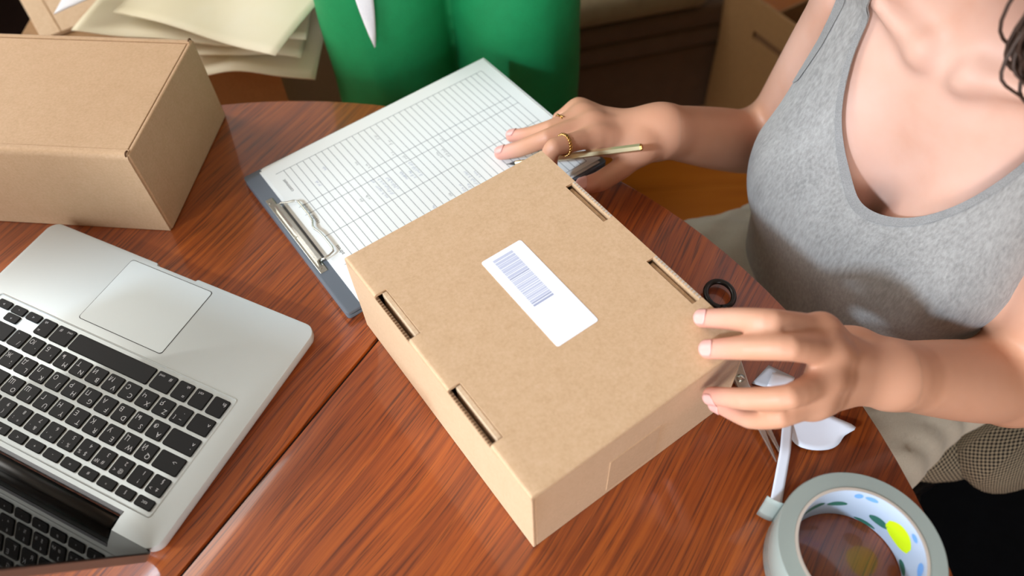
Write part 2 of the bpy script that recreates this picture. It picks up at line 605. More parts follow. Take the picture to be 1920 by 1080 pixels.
me = bpy.data.meshes.new('lid'); bm.to_mesh(me); bm.free()
lid = link_mesh('lid', me, 'kraft', box1)
me.polygons.foreach_set('use_smooth', [True] * len(me.polygons)); me.set_sharp_from_angle(angle=R(40))
for a, b in SL:     # tucked tabs inside the slots, raw corrugated edges
    MB().box(0.0068, 0.0108, a + .001, b - .001, BH - .03, BH - .0012).build('tuck_tab', 'kraft_pale', box1, bevel=0.0005)
    fl = MB()
    n = int((b - a) / 0.0028)
    for k in range(n):
        y = a + (k + .5) * (b - a) / n
        fl.box(0.0004, 0.0028, y - .0005, y + .0005, BH - .0046, BH - .0032)
    fl.build('corrugated_edge', 'flute_dark', box1)
for a, b in SRt:
    MB().box(BW - .0072, BW - .0038, a + .001, b - .001, BH - .03, BH - .0055).build('tuck_tab', 'kraft_pale', box1, bevel=0.0005)
    fl = MB()
    n = int((b - a) / 0.003)
    for k in range(n):
        y = a + (k + .5) * (b - a) / n
        fl.box(BW - .0026, BW - .0004, y - .0009, y + .0009, BH - .0002, BH + .0005)
    fl.build('corrugated_edge', 'core_card', box1)
# tuck flap outline on the end face
MB().prism([(0.072, -.0005), (0.122, -.0005), (0.122, 0.0002), (0.072, 0.0002)], 0.008, 0.062).build('end_tab', 'kraft_tab', box1)
# the sticker with the bar code
lb = MB().prism(rrect(0.087, 0.1275, 0.083, 0.1855, 0.0022, 4), BH + .00005, BH + .0003).build('sticker', 'sticker', box1)
lb['label'] = 'white sticker printed with a pale bar code'
random.seed(11)
bars = MB(); y = 0.1805; dark = MB()
k = 0
while y > 0.1245:
    w = random.choice((.0009, .0013, .0018, .0026)); g = random.choice((.0004, .0006, .0009))
    (dark if k in (9, 24) else bars).box(0.0955, 0.1150, y - w, y, BH + .00031, BH + .00036)
    y -= w + g; k += 1
bars.build('bar_code', 'barcode', lb)
dark.box(0.0955, 0.1150, 0.1235, 0.1250, BH + .00031, BH + .00037).build('bar_code', 'barcode_dark', lb)

# ================================================================== the larger plain carton
B2 = (-0.34898, 0.54578); B2A = -0.18183; DW, DL, DH = 0.36, 0.1784, 0.1066
box2 = thing('mailer_box', 'larger plain closed cardboard mailer box behind the laptop', 'box', (B2[0], B2[1], TZ + .0005), B2A + R(1.5))
MB().box(-DW, -.003, .003, DL - .003, 0, .003).build('bottom_panel', 'kraft_dark', box2)
def roll_wall(y_in, y_out, name):
    """long wall whose top is rolled over into a rounded rim"""
    s = 1 if y_out > y_in else -1
    prof = []
    r = .006
    prof.append((y_out, 0.0)); prof.append((y_out, DH - r))
    for k in range(1, 7):
        a = R(90 * k / 6)
        prof.append((y_out - s * r * (1 - math.cos(a)), DH - r + r * math.sin(a)))
    prof.append((y_in, DH)); prof.append((y_in, DH - .003)); prof.append((y_out - s * .005, DH - .008)); prof.append((y_out - s * .005, 0.0))
    vs = []
    for x in (-DW, -.0015):
        vs += [(x, yy, zz) for yy, zz in prof]
    n = len(prof)
    fs = [(i, (i + 1) % n, n + (i + 1) % n, n + i) for i in range(n)] + [tuple(reversed(range(n))), tuple(range(n, 2 * n))]
    mb_ = MB().add(vs, fs)
    me_ = mb_.mesh(name)
    bm_ = bmesh.new(); bm_.from_mesh(me_); bmesh.ops.recalc_face_normals(bm_, faces=bm_.faces); bm_.to_mesh(me_); bm_.free()
    o_ = link_mesh(name, me_, 'kraft', box2)
    me_.polygons.foreach_set('use_smooth', [True] * len(me_.polygons)); me_.set_sharp_from_angle(angle=R(40))
roll_wall(.0085, 0.0, 'end_panel')
roll_wall(DL - .009, DL, 'end_panel')
MB().box(-DW, -.004, .0092, DL - .0097, DH - .0042, DH - .0007).build('lid', 'kraft', box2, bevel=0.0006)
MB().box(-.0038, 0, .0025, DL - .002, 0, DH - .0012).build('side_panel', 'kraft', box2, bevel=0.0012)
MB().box(-DW - .003, -DW, 0, DL, 0, DH).build('side_panel', 'kraft', box2)
for y0, y1 in ((.001, .0075), (DL - .0075, DL - .001)):      # curled raw corners
    mb = MB()
    pts = [(-.0030, (y0 + y1) / 2 + .0028 * math.cos(a), DH - .0016 + .0026 * math.sin(a)) for a in np.linspace(-.4, 4.4, 12)]
    mb.tube(pts, .0008, 6)
    mb.build('curled_corner', 'flute_dark', box2, smooth=True)

# ================================================================== the laptop
LA = 2.648499; LO = (-0.28712, 0.25366)
lap = thing('laptop', 'silver open laptop with black keys, lettered in Latin and Cyrillic', 'laptop', (LO[0], LO[1], TZ), LA)
LX0, LX1, LY0, LY1, LZ = -0.0245, 0.3005, -0.1808, 0.0445, 0.0165
# base with the finger scoop in the front edge and the hinge cut in the rear edge
front = []
rc = 0.012
def arc_pts(cx, cy, r, a0, a1, n=8):
    return [(cx + r * math.cos(R(a0 + (a1 - a0) * k / n)), cy + r * math.sin(R(a0 + (a1 - a0) * k / n))) for k in range(n + 1)]
out = arc_pts(LX0 + rc, LY0 + rc, rc, 180, 270)
out += [(0.1120, LY0), (0.1135, LY0 + .0006), (0.1145, LY0 + .0024), (0.1615, LY0 + .0024), (0.1625, LY0 + .0006), (0.1640, LY0)]
out += arc_pts(LX1 - rc, LY0 + rc, rc, 270, 360)
out += arc_pts(LX1 - rc, LY1 - rc, rc, 0, 90)
out += [(0.2575, LY1), (0.2560, LY1 - .0135), (0.0200, LY1 - .0135), (0.0185, LY1)]
out += arc_pts(LX0 + rc, LY1 - rc, rc, 90, 180)
mb = MB()
base_o = MB()
n = len(out)
lo = offset_poly(out, -.006)
rings = [[(x, y, 0.0012) for x, y in lo], [(x, y, 0.005) for x, y in offset_poly(out, -.0012)], [(x, y, 0.009) for x, y in out], [(x, y, LZ - .0010) for x, y in out], [(x, y, LZ - .0003) for x, y in offset_poly(out, -.0003)], [(x, y, LZ) for x, y in offset_poly(out, -.0010)]]
vs = [p for r_ in rings for p in r_]
fs = [tuple(reversed(range(n))), tuple(range(5 * n, 6 * n))]
for k in range(5):
    fs += [(k * n + i, k * n + (i + 1) % n, (k + 1) * n + (i + 1) % n, (k + 1) * n + i) for i in range(n)]
base_o.add(vs, fs).build('base', 'aluminium', lap, autosmooth=40)
for fx in (LX0 + .03, LX1 - .03):
    for fy in (LY0 + .03, LY1 - .03):
        MB().prism([(fx + .006 * math.cos(a), fy + .006 * math.sin(a)) for a in np.linspace(0, 2 * math.pi, 13)[:-1]], 0, .0016).build('rubber_foot', 'black_plastic', lap)
# shallow raised frame around the keyboard
kx0, kx1, ky0, ky1 = -0.0022, 0.2785, -0.0892, 0.0228
kf = MB()
o1 = rrect(kx0 - .0016, kx1 + .0016, ky0 - .0016, ky1 + .0016, .003, 3); o2 = rrect(kx0, kx1, ky0, ky1, .002, 3)
nn = len(o1)
kf.add([(x, y, LZ) for x, y in o1] + [(x, y, LZ + .0006) for x, y in offset_poly(o1, -.0005)] + [(x, y, LZ + .0006) for x, y in offset_poly(o2, .0003)] + [(x, y, LZ) for x, y in o2],
       [(k * nn + i, k * nn + (i + 1) % nn, (k + 1) * nn + (i + 1) % nn, (k + 1) * nn + i) for k in range(3) for i in range(nn)])
kf.build('keyboard_rim', 'aluminium', lap, autosmooth=60)
# trackpad
MB().prism(rrect(0.0895, 0.1895, -0.1742, -0.0988, .003, 4), LZ + .0001, LZ + .0002).build('trackpad_gap', 'gap_dark', lap)
MB().prism(rrect(0.0901, 0.1889, -0.1736, -0.0994, .003, 4), LZ + .0001, LZ + .0004).build('trackpad', 'trackpad', lap)

u = 0.01905; vp = 0.0192
key_cache = {}
def key(x, y, w, h, legends):
    kk = (round(w, 4), round(h, 4))
    if kk not in key_cache:
        pl = rrect(-w / 2, w / 2, -h / 2, h / 2, .0016, 2)
        mb_ = MB().prism(pl, 0, .0014, inset=.0006)
        me_ = mb_.mesh('key'); me_.materials.append(M['key_black'])
        key_cache[kk] = me_
    o_ = bpy.data.objects.new('key', key_cache[kk])
    COL.objects.link(o_); o_.parent = lap
    o_.location = (x, y, LZ + .0001)
    if legends:
        mb_ = MB()
        for s, sz, lx_, ly_ in legends:
            put_text(mb_, s, sz, lx_, ly_, .00146)
        mb_.build('legend', 'key_print', o_)
    return o_
KW, KH = 0.0162, 0.0160
gapx = u - KW
def row(yc_, keys, h=KH):
    x = 0.0
    for wu, leg in keys:
        w = wu * u - gapx
        key(x + gapx / 2 + w / 2 - .0014, yc_, w, h, leg)
        x += wu * u
def two(a, b):      # latin upper left, cyrillic lower right, as seen by the typist
    return [(a, .0062, -.0038, .0032), (b, .0062, .0036, -.0034)]
def num(a, sh, cy=None):
    l = [(a, .0048, -.002, -.0038), (sh, .0048, -.002, .0036)]
    if cy: l.append((cy, .0044, .0042, .0036))
    return l
nums = [(1, num('§', '±', '>')), (1, num('1', '!')), (1, num('2', '@', '<')), (1, num('3', '#', '№')), (1, num('4', '$', '%')), (1, num('5', '%', ':')), (1, num('6', '^', ',')),
        (1, num('7', '&', '.')), (1, num('8', '*', ';')), (1, num('9', '(')), (1, num('0', ')')), (1, num('-', '_')), (1, num('=', '+')), (1.5, None)]
row(0, nums)
row(-vp, [(1.5, [('-', .005, -.006, -.002), ('>', .005, -.004, -.002)])] + [(1, two(a, b)) for a, b in zip('QWERTYUIOP[]', 'ЙЦУКЕНГШЩЗХЪ')] + [(1, None)])
row(-2 * vp, [(1.75, [('^', .006, -.011, -.003), ('.', .006, -.011, .004)])] + [(1, two(a, b)) for a, b in zip("ASDFGHJKL;'", 'ФЫВАПРОЛДЖЭ')] + [(1, two('\\', 'Ё')), (.75, None)])
row(-3 * vp, [(1.25, [('^', .006, -.007, -.003)]), (1, num('`', '~', '['))] + [(1, two(a, b)) for a, b in zip('ZXCVBNM,./', 'ЯЧСМИТЬБЮ.')] + [(2.25, None)])
row(-4 * vp - .0002, [(1, [('fn', .005, -.0045, -.004)]), (1, [('ctrl', .0036, .0022, -.0048)]), (1, [('alt', .0036, -.003, -.0048), ('=', .005, -.004, .004)]), (1.25, [('cmd', .0034, .005, -.0048), ('#', .005, -.005, -.004)]),
     (5, None), (1.25, [('cmd', .0034, -.005, -.0048), ('#', .005, .005, -.004)]), (1, [('alt', .0036, .003, -.0048), ('=', .005, .004, .004)])], KH + .001)
ax = 11.5 * u
for k, (dx, dy, ch) in enumerate(((.5, -.0047, '<'), (1.5, -.0047, '-'), (1.5, .0044, '^'), (2.5, -.0047, '>'))):
    key(ax + dx * u - .0014 + gapx / 2 - gapx / 2 + 0.0, -4 * vp + dy, KW, .0083, [(ch, .004, 0, 0)])
fw_ = 14.5 * u / 14
for k in range(14):
    key(.5 * fw_ - .0014 + k * fw_, .0157, fw_ - gapx, .0088, [('esc', .0042, 0, 0)] if k == 0 else [(('§', '*', '#', '=', '-', '+', '<', '>', ';', ':', '^', '.', '~')[k - 1], .0038, 0, 0)])
# hinge, vent strip and the open screen
VY = LY1 - .0135
MB().box(0.0195, 0.2565, VY - .0030, VY - .0002, LZ - .0004, LZ + .0004).build('vent_strip', 'vent_grey', lap)
MB().tube([(0.0215, LY1 - .0045, .0105), (0.2545, LY1 - .0045, .0105)], .0078, 20).build('hinge', 'hinge', lap, smooth=True)
SA = R(113)
scr = bpy.data.objects.new('screen', None)
me = MB().prism(rrect(LX0, LX1, 0.0, 0.219, .011, 6), -.0062, 0, inset=.0).mesh('screen')
scr = link_mesh('screen', me, 'aluminium_edge', lap)
scr.location = (0, LY1 - .0015, .0125)
# local y runs up the screen, local z out of the display towards the typist
yd = Vector((0, -math.cos(SA), math.sin(SA))); xd = Vector((1, 0, 0)); zd = xd.cross(yd)
scr.matrix_local = Matrix(((xd.x, yd.x, zd.x, 0), (xd.y, yd.y, zd.y, LY1 - .0015), (xd.z, yd.z, zd.z, .0125), (0, 0, 0, 1)))
MB().prism(rrect(LX0 + .0014, LX1 - .0014, .0014, .2176, .010, 6), .0, .0009).build('screen_glass', 'screen_glass', scr)
MB().prism(rrect(LX0 + .0002, LX1 - .0002, .0003, .2188, .0108, 6), -.0004, .0006).build('rubber_gasket', 'black_plastic', scr)

# ================================================================== clipboard, sheets, pen
PA = R(33.8); PO = (-0.2630, 0.6150); PL, PW = 0.296, 0.2165
clip = thing('clipboard', 'dark grey clipboard folder lying under ruled paper sheets, wire clip at its end', 'clipboard', (PO[0], PO[1], TZ), PA)
BO = rrect(-.0195, PL + .004, -PW - .006, .004, .003, 3)
MB().prism(BO, .0005, .0045, inset=.0006).build('back_cover', 'board_grey', clip, autosmooth=40)
MB().prism(offset_poly(BO, -.0012), .0046, .0062).build('inner_sheet', 'board_edge', clip)
MB().prism(BO, .0063, .0098, inset=.0006).build('front_cover', 'board_grey', clip, autosmooth=40)
# clip: folded steel base bar and a bent wire lever
cy0, cy1 = -0.0615, -0.1535
bar = MB()
pr = [(-.0125, .0099), (-.0128, .0150), (-.0108, .0168), (-.0075, .0165), (-.0060, .0135), (-.0085, .0140), (-.0105, .0150), (-.0112, .0110), (-.0112, .0099)]
vs = [(x, y, z) for y in (cy0, cy1) for x, z in pr]; n = len(pr)
bar.add(vs, [(i, (i + 1) % n, n + (i + 1) % n, n + i) for i in range(n)] + [tuple(range(n)), tuple(reversed(range(n, 2 * n)))])
bar.build('clip_bar', 'steel', clip, autosmooth=40)
MB().box(-.0162, -.0085, cy1 - .012, cy0 + .018, .0098, .0106).build('clip_plate', 'steel', clip, bevel=.0003)
for yy in (cy0 + .012, cy1 - .006, (cy0 + cy1) / 2):
    MB().prism([(-.0135 + .0014 * math.cos(a), yy + .0014 * math.sin(a)) for a in np.linspace(0, 2 * math.pi, 11)[:-1]], .0104, .0114).build('rivet', 'steel', clip)
wz = .0150
wire = [(-.0090, cy0 + .001, .0135), (-.0050, cy0 + .0005, .0150), (.0010, cy0 - .0030, wz), (.0070, cy0 - .0050, wz), (.0098, cy0 - .0085, wz), (.0100, cy0 - .0160, wz), (.0100, cy0 - .0330, wz),
        (.0090, cy0 - .0420, wz), (.0060, cy0 - .0480, wz), (.0055, cy0 - .0530, wz), (.0075, cy0 - .0600, wz), (.0080, cy0 - .0700, wz), (.0080, cy0 - .0850, wz), (.0065, cy0 - .0905, wz), (.0010, cy0 - .0925, wz), (-.0050, cy0 - .0930, .0150), (-.0090, cy0 - .0915, .0130)]
MB().tube(wire, .0010, 8).build('wire_lever', 'steel', clip, smooth=True)

def sheet(name, label, dz, shx, shy, rot, group):
    o_ = thing(name, label, 'paper', (PO[0], PO[1], TZ), PA + rot, group)
    return o_
for i, (sxo, syo, ro) in enumerate(((-.0025, -.0015, -.25), (.0025, .0018, .2))):
    st = MB().grid(10, 8, lambda a, b: (sxo + a * PL, syo - PW + b * PW, .0104 + i * .0005 + .0012 * max(0, 1 - a * 6) * 0), .0004).build('paper_sheet', 'paper', None)
    st.location = (PO[0], PO[1], TZ); st.rotation_euler = (0, 0, PA + R(ro))
    tag(st, ('lowest white sheet on the clipboard, only its rim showing', 'white sheet just under the top ruled sheet')[i], 'paper')
top = thing('paper_sheet', 'white ruled form with faint handwriting, topmost sheet on the clipboard', 'paper', (PO[0], PO[1], TZ), PA)
ZS = .0118
MB().grid(10, 8, lambda a, b: (a * PL, -PW + b * PW, ZS), .0004).build('sheet', 'paper', top)
mb = MB(); lw = .00028
gx0, gx1, gy0 = .0195, .2815, -.0165
nrow = 34
for k in range(nrow + 1):
    x = gx0 + (gx1 - gx0) * k / nrow
    mb.box(x - lw, x + lw, -PW + .006, gy0, ZS, ZS + .00006)
for yy in (gy0, -.0755, -.0895, -.1275, -.1715, -.2105):
    mb.box(.010 if yy == gy0 else gx0 - .012, gx1, yy - lw, yy + lw, ZS, ZS + .00006)
mb.build('printed_grid', 'paper_lines', top)
mb = MB()
for s, yy in (('comment', -.0400), ('number', -.0820), ('reader', -.1000), ('adress', -.1520)):
    put_text(mb, s, .0056, .0130, yy, ZS + .0001, R(90))
mb.build('printed_heading', 'print_black', top)
random.seed(7)
def scribble(mb, x, y, ln, size, wl):
    """a short run of pen strokes along the ruled row (local -y is read left to right)"""
    t = 0.0
    while t < ln:
        w = size * random.uniform(.5, .8)
        h = size * random.uniform(.6, 1.0)
        p = [(x + random.uniform(-.1, .1) * h, y + t), (x - h * random.uniform(.5, 1), y + t + w * random.uniform(.1, .4)), (x - h * random.uniform(0, .3), y + t + w * .5), (x - h * random.uniform(.5, 1), y + t + w * .8), (x, y + t + w)]
        p = p[:random.choice((3, 4, 5))]
        mb.tube([(a, b, ZS + .0001) for a, b in p], wl, 4, flat=.2)
        t += w * 1.25
blue, drk = MB(), MB()
rowx = lambda k: gx0 + (gx1 - gx0) * k / nrow - .0010
for (k, y, ln, sz, m_) in ((8, -.122, .022, .0052, blue), (9, -.121, .030, .0056, blue), (10, -.118, .022, .0052, blue), (12, -.112, .012, .0045, blue), (13, -.116, .014, .0046, blue), (14, -.117, .026, .0056, blue),
                           (18, -.108, .010, .005, drk), (19, -.112, .016, .005, drk), (17, -.170, .016, .005, blue), (18, -.172, .014, .005, blue), (19, -.165, .024, .0055, blue), (20, -.158, .010, .005, blue),
                           (2, -.062, .008, .0055, blue), (4, -.045, .004, .004, blue), (6, -.112, .007, .0045, drk), (5, -.110, .006, .004, drk), (8, -.094, .005, .004, blue), (9, -.072, .004, .004, drk), (8, -.060, .004, .004, drk),
                           (13, -.040, .007, .0055, drk), (14, -.056, .008, .0055, drk), (13, -.072, .004, .004, drk), (15, -.162, .006, .004, drk), (12, -.165, .006, .004, blue), (20, -.088, .005, .004, drk), (14, -.086, .004, .004, drk)):
    scribble(m_, rowx(k + 1), y, ln, sz, .00022)
blue.build('handwriting', 'ink_blue', top)
drk.build('handwriting', 'ink_dark', top)

# ================================================================== organic shapes: a smooth distance field and a surface net
class Field:
    """smooth union of tapered limbs and ellipsoids, meshed on a regular grid"""
    def __init__(self):
        self.ops = []
    def seg(self, a, b, ra, rb, k=0.02, flat=None, ratio=1.0, sub=False):
        a = np.array(a, float); b = np.array(b, float)
        r = max(ra, rb)
        fl = None
        if flat is not None:
            fl = np.array(flat, float); fl /= np.linalg.norm(fl)
        def fn(X, Y, Z):
            d = b - a; L2 = max(float(d @ d), 1e-12)
            t = np.clip(((X - a[0]) * d[0] + (Y - a[1]) * d[1] + (Z - a[2]) * d[2]) / L2, 0, 1)
            vx = X - a[0] - t * d[0]; vy = Y - a[1] - t * d[1]; vz = Z - a[2] - t * d[2]
            rr = ra + (rb - ra) * t
            if fl is None:
                return np.sqrt(vx * vx + vy * vy + vz * vz) - rr
            dn = vx * fl[0] + vy * fl[1] + vz * fl[2]
            q = vx * vx + vy * vy + vz * vz - dn * dn + (dn / ratio) ** 2
            return (np.sqrt(np.maximum(q, 0)) - rr) * (0.5 + 0.5 * ratio)
        lo = np.minimum(a, b) - r; hi = np.maximum(a, b) + r
        self.ops.append((fn, lo, hi, k, sub))
        return self
    def chain(self, pts, rad, k=0.02, sub=6, soft=1.0):
        """one smooth tapered limb through the given joints"""
        P_ = [np.array(p, float) for p in pts]
        n = len(P_)
        pp, rr_ = [], []
        for i in range(n - 1):
            p0 = P_[max(i - 1, 0)]; p1 = P_[i]; p2 = P_[i + 1]; p3 = P_[min(i + 2, n - 1)]
            m1 = (p2 - p0) * .5 * soft + (p2 - p1) * (1 - soft); m2 = (p3 - p1) * .5 * soft + (p2 - p1) * (1 - soft)
            r0 = rad[max(i - 1, 0)]; r1 = rad[i]; r2 = rad[i + 1]; r3 = rad[min(i + 2, n - 1)]
            for j in range(sub):
                t = j / sub
                h0, h1, h2, h3 = 2 * t ** 3 - 3 * t ** 2 + 1, t ** 3 - 2 * t ** 2 + t, -2 * t ** 3 + 3 * t ** 2, t ** 3 - t ** 2
                pp.append(h0 * p1 + h1 * m1 + h2 * p2 + h3 * m2)
                rr_.append(h0 * r1 + h1 * (r2 - r0) * .5 + h2 * r2 + h3 * (r3 - r1) * .5)
        pp.append(P_[-1]); rr_.append(rad[-1])
        def fn(X, Y, Z):
            best = None
            for i in range(len(pp) - 1):
                a_, d = pp[i], pp[i + 1] - pp[i]
                L2 = max(float(d @ d), 1e-12)
                t = np.clip(((X - a_[0]) * d[0] + (Y - a_[1]) * d[1] + (Z - a_[2]) * d[2]) / L2, 0, 1)
                q = np.sqrt((X - a_[0] - t * d[0]) ** 2 + (Y - a_[1] - t * d[1]) ** 2 + (Z - a_[2] - t * d[2]) ** 2) - (rr_[i] + (rr_[i + 1] - rr_[i]) * t)
                best = q if best is None else np.minimum(best, q)
            return best
        A_ = np.array(pp); r = max(rr_)
        self.ops.append((fn, A_.min(0) - r, A_.max(0) + r, k, False))
        return self
    def fan(self, segs, k=0.02):
        """several straight tapered pieces joined without swelling"""
        segs = [(np.array(a, float), np.array(b, float), ra, rb) for a, b, ra, rb in segs]
        def fn(X, Y, Z):
            best = None
            for a, b, ra, rb in segs:
                d = b - a; L2 = max(float(d @ d), 1e-12)
                t = np.clip(((X - a[0]) * d[0] + (Y - a[1]) * d[1] + (Z - a[2]) * d[2]) / L2, 0, 1)
                q = np.sqrt((X - a[0] - t * d[0]) ** 2 + (Y - a[1] - t * d[1]) ** 2 + (Z - a[2] - t * d[2]) ** 2) - (ra + (rb - ra) * t)
                best = np.exp(-q / .004) if best is None else best + np.exp(-q / .004)
            return -.004 * np.log(np.maximum(best, 1e-30) / 1.6)
        A_ = np.array([p for s_ in segs for p in s_[:2]]); r = max(max(s_[2:]) for s_ in segs)
        self.ops.append((fn, A_.min(0) - r, A_.max(0) + r, k, False))
        return self
    def ell(self, c, radii, axes=None, k=0.03, sub=False):
        c = np.array(c, float); r = np.array(radii, float)
        A = np.eye(3) if axes is None else np.array(axes, float)
        def fn(X, Y, Z):
            x, y, z = X - c[0], Y - c[1], Z - c[2]
            p = [(x * A[i][0] + y * A[i][1] + z * A[i][2]) / r[i] for i in range(3)]
            k0 = np.sqrt(p[0] ** 2 + p[1] ** 2 + p[2] ** 2) + 1e-9
            k1 = np.sqrt((p[0] / r[0]) ** 2 + (p[1] / r[1]) ** 2 + (p[2] / r[2]) ** 2) + 1e-9
            return k0 * (k0 - 1) / k1
        m = r.max() if axes is not None else r
        self.ops.append((fn, c - m, c + m, k, sub))
        return self
    def grid(self, lo, hi, h, margin=0.03, warp=None):
        lo = np.array(lo, float); hi = np.array(hi, float)
        n = np.ceil((hi - lo) / h).astype(int) + 1
        ax = [lo[i] + h * np.arange(n[i]) for i in range(3)]
        D = np.full(n, 0.12, np.float32)
        for fn, a, b, k, sub in self.ops:
            m = margin + k
            s = []
            for i in range(3):
                i0 = max(0, int((a[i] - m - lo[i]) / h)); i1 = min(n[i], int((b[i] + m - lo[i]) / h) + 2)
                s.append(slice(i0, i1))
            if any(q.stop <= q.start for q in s):
                continue
            X = ax[0][s[0]][:, None, None]; Y = ax[1][s[1]][None, :, None]; Z = ax[2][s[2]][None, None, :]
            d = fn(X, Y, Z).astype(np.float32)
            old = D[s[0], s[1], s[2]]
            if sub:
                d = -d
                hh = np.maximum(k - np.abs(old - d), 0) / k
                D[s[0], s[1], s[2]] = np.maximum(old, d) + hh * hh * k * 0.25
            else:
                hh = np.maximum(k - np.abs(old - d), 0) / k
                D[s[0], s[1], s[2]] = np.minimum(old, d) - hh * hh * k * 0.25
        if warp is not None:
            D += warp(ax[0][:, None, None], ax[1][None, :, None], ax[2][None, None, :]).astype(np.float32)
        return D, lo, h

def surface_net(D, lo, h, iso=0.0):
    D = D - iso
    neg = D < 0
    nx, ny, nz = D.shape
    c = neg[:-1, :-1, :-1].astype(np.int8)
    tot = np.zeros((nx - 1, ny - 1, nz - 1), np.int8)
    for i in (0, 1):
        for j in (0, 1):
            for k in (0, 1):
                tot += neg[i:nx - 1 + i, j:ny - 1 + j, k:nz - 1 + k]
    act = (tot > 0) & (tot < 8)
    idx = np.argwhere(act)
    ids = np.full(act.shape, -1, np.int32)
    ids[act] = np.arange(len(idx))
    I, J, K = idx.T
    acc = np.zeros((len(idx), 3)); cnt = np.zeros(len(idx))
    cor = [(i, j, k) for i in (0, 1) for j in (0, 1) for k in (0, 1)]
    val = {c_: D[I + c_[0], J + c_[1], K + c_[2]].astype(float) for c_ in cor}
    for a in cor:
        for ax in range(3):
            if a[ax] == 0:
                b = list(a); b[ax] = 1; b = tuple(b)
                va, vb = val[a], val[b]
                m = (va < 0) != (vb < 0)
                t = np.where(m, va / np.where(m, va - vb, 1), 0)
                p = np.zeros((len(idx), 3)) + np.array(a)
                p[:, ax] = t
                acc[m] += p[m]; cnt[m] += 1
    V = lo + h * (idx + acc / cnt[:, None])
    F = []
    for ax in range(3):
        o1, o2 = (ax + 1) % 3, (ax + 2) % 3
        sl0 = [slice(None)] * 3; sl1 = [slice(None)] * 3
        sl0[ax] = slice(0, -1); sl1[ax] = slice(1, None)
        m = neg[tuple(sl0)] != neg[tuple(sl1)]
        e = np.argwhere(m)
        ok = (e[:, o1] > 0) & (e[:, o2] > 0) & (e[:, o1] < D.shape[o1] - 1) & (e[:, o2] < D.shape[o2] - 1)
        e = e[ok]
        flip = neg[tuple(e.T)]
        q = []
        for d1, d2 in ((-1, -1), (0, -1), (0, 0), (-1, 0)):
            ee = e.copy(); ee[:, o1] += d1; ee[:, o2] += d2
            q.append(ids[tuple(ee.T)])
        q = np.stack(q, 1)
        q[~flip] = q[~flip][:, ::-1]
        F.append(q)
    F = np.concatenate(F)
    F = F[(F >= 0).all(1)]
    return V, F

def relax(V, F, it=2, lam=0.5):
    e = np.concatenate([F[:, [0, 1]], F[:, [1, 2]], F[:, [2, 3]], F[:, [3, 0]]])
    for s in range(it):
        for l in (lam, -lam * 1.04):
            S = np.zeros_like(V); n = np.zeros(len(V))
            np.add.at(S, e[:, 0], V[e[:, 1]]); np.add.at(n, e[:, 0], 1)
            np.add.at(S, e[:, 1], V[e[:, 0]]); np.add.at(n, e[:, 1], 1)
            V = V + l * (S / np.maximum(n, 1)[:, None] - V)
    return V

def np_mesh(name, V, F, mat, parent=None, smooth=True, z=0.0):
    me = bpy.data.meshes.new(name)
    F = [tuple(int(i) for i in f) for f in F]
    me.from_pydata([tuple(v) for v in V], [], F)
    me.update()
    o = link_mesh(name, me, mat, parent, smooth)
    return o

def keep_faces(V, F, ok):
    """drop faces that have a vertex outside, reindex"""
    F = F[ok[F].all(1)]
    used = np.unique(F)
    mp = np.full(len(V), -1); mp[used] = np.arange(len(used))
    return V[used], mp[F]

def clip_tris(V, F, G):
    """cut a quad mesh along the level set G = 0 and keep the part with G > 0"""
    T = np.concatenate([F[:, [0, 1, 2]], F[:, [0, 2, 3]]])
    V = [tuple(v) for v in V]; G = list(G)
    out = []; cache = {}
    Ga = np.array(G)
    pos = (Ga > 0)[T]
    for t in T[pos.all(1)]:
        out.append(tuple(t))
    def cut(a, b):
        k = (a, b) if a < b else (b, a)
        if k not in cache:
            w = G[a] / (G[a] - G[b])
            V.append(tuple(V[a][i] + w * (V[b][i] - V[a][i]) for i in range(3))); G.append(0.0)
            cache[k] = len(V) - 1
        return cache[k]
    for t, p in zip(T, pos):
        s = int(p.sum())
        if s in (1, 2):
            for r in range(3):
                a, b, c = int(t[r]), int(t[(r + 1) % 3]), int(t[(r + 2) % 3])
                if s == 1 and p[r]:
                    out.append((a, cut(a, b), cut(c, a))); break
                if s == 2 and not p[r]:
                    x, y = cut(a, b), cut(c, a)
                    out.append((b, c, y)); out.append((b, y, x)); break
    V = np.array(V); out = np.array(out)
    used = np.unique(out)
    mp = np.full(len(V), -1); mp[used] = np.arange(len(used))
    return V[used], mp[out]

def merge(parts):
    Vs, Fs, k = [], [], 0
    for V, F in parts:
        Vs.append(V); Fs.append(np.array(F) + k); k += len(V)
    return np.concatenate(Vs), np.concatenate(Fs)

# ================================================================== the seated woman
PHI = R(213); LEAN = R(5)
F0 = np.array([math.cos(PHI), math.sin(PHI), 0]); RT = np.array([F0[1], -F0[0], 0]); ZU = np.array([0, 0, 1.0])
UPV = math.sin(LEAN) * F0 + math.cos(LEAN) * ZU
FWV = math.cos(LEAN) * F0 - math.sin(LEAN) * ZU
NOTCH = np.array([0.349, 0.487, 0.200])
AX = [RT, FWV, UPV]
def bp(a, f, u_):
    return NOTCH + a * RT + f * FWV + u_ * UPV
def bcoord(V):
    d = V - NOTCH
    return d @ RT, d @ FWV, d @ UPV

SR = bp(.120, -.068, -.018); SLh = bp(-.150, -.064, -.014)
ER = np.array([0.332, 0.717, -0.100]); EL = np.array([0.466, 0.338, -0.060])
WR = np.array([0.166, 0.603, 0.042]); WL = np.array([0.2985, 0.2985, 0.048])

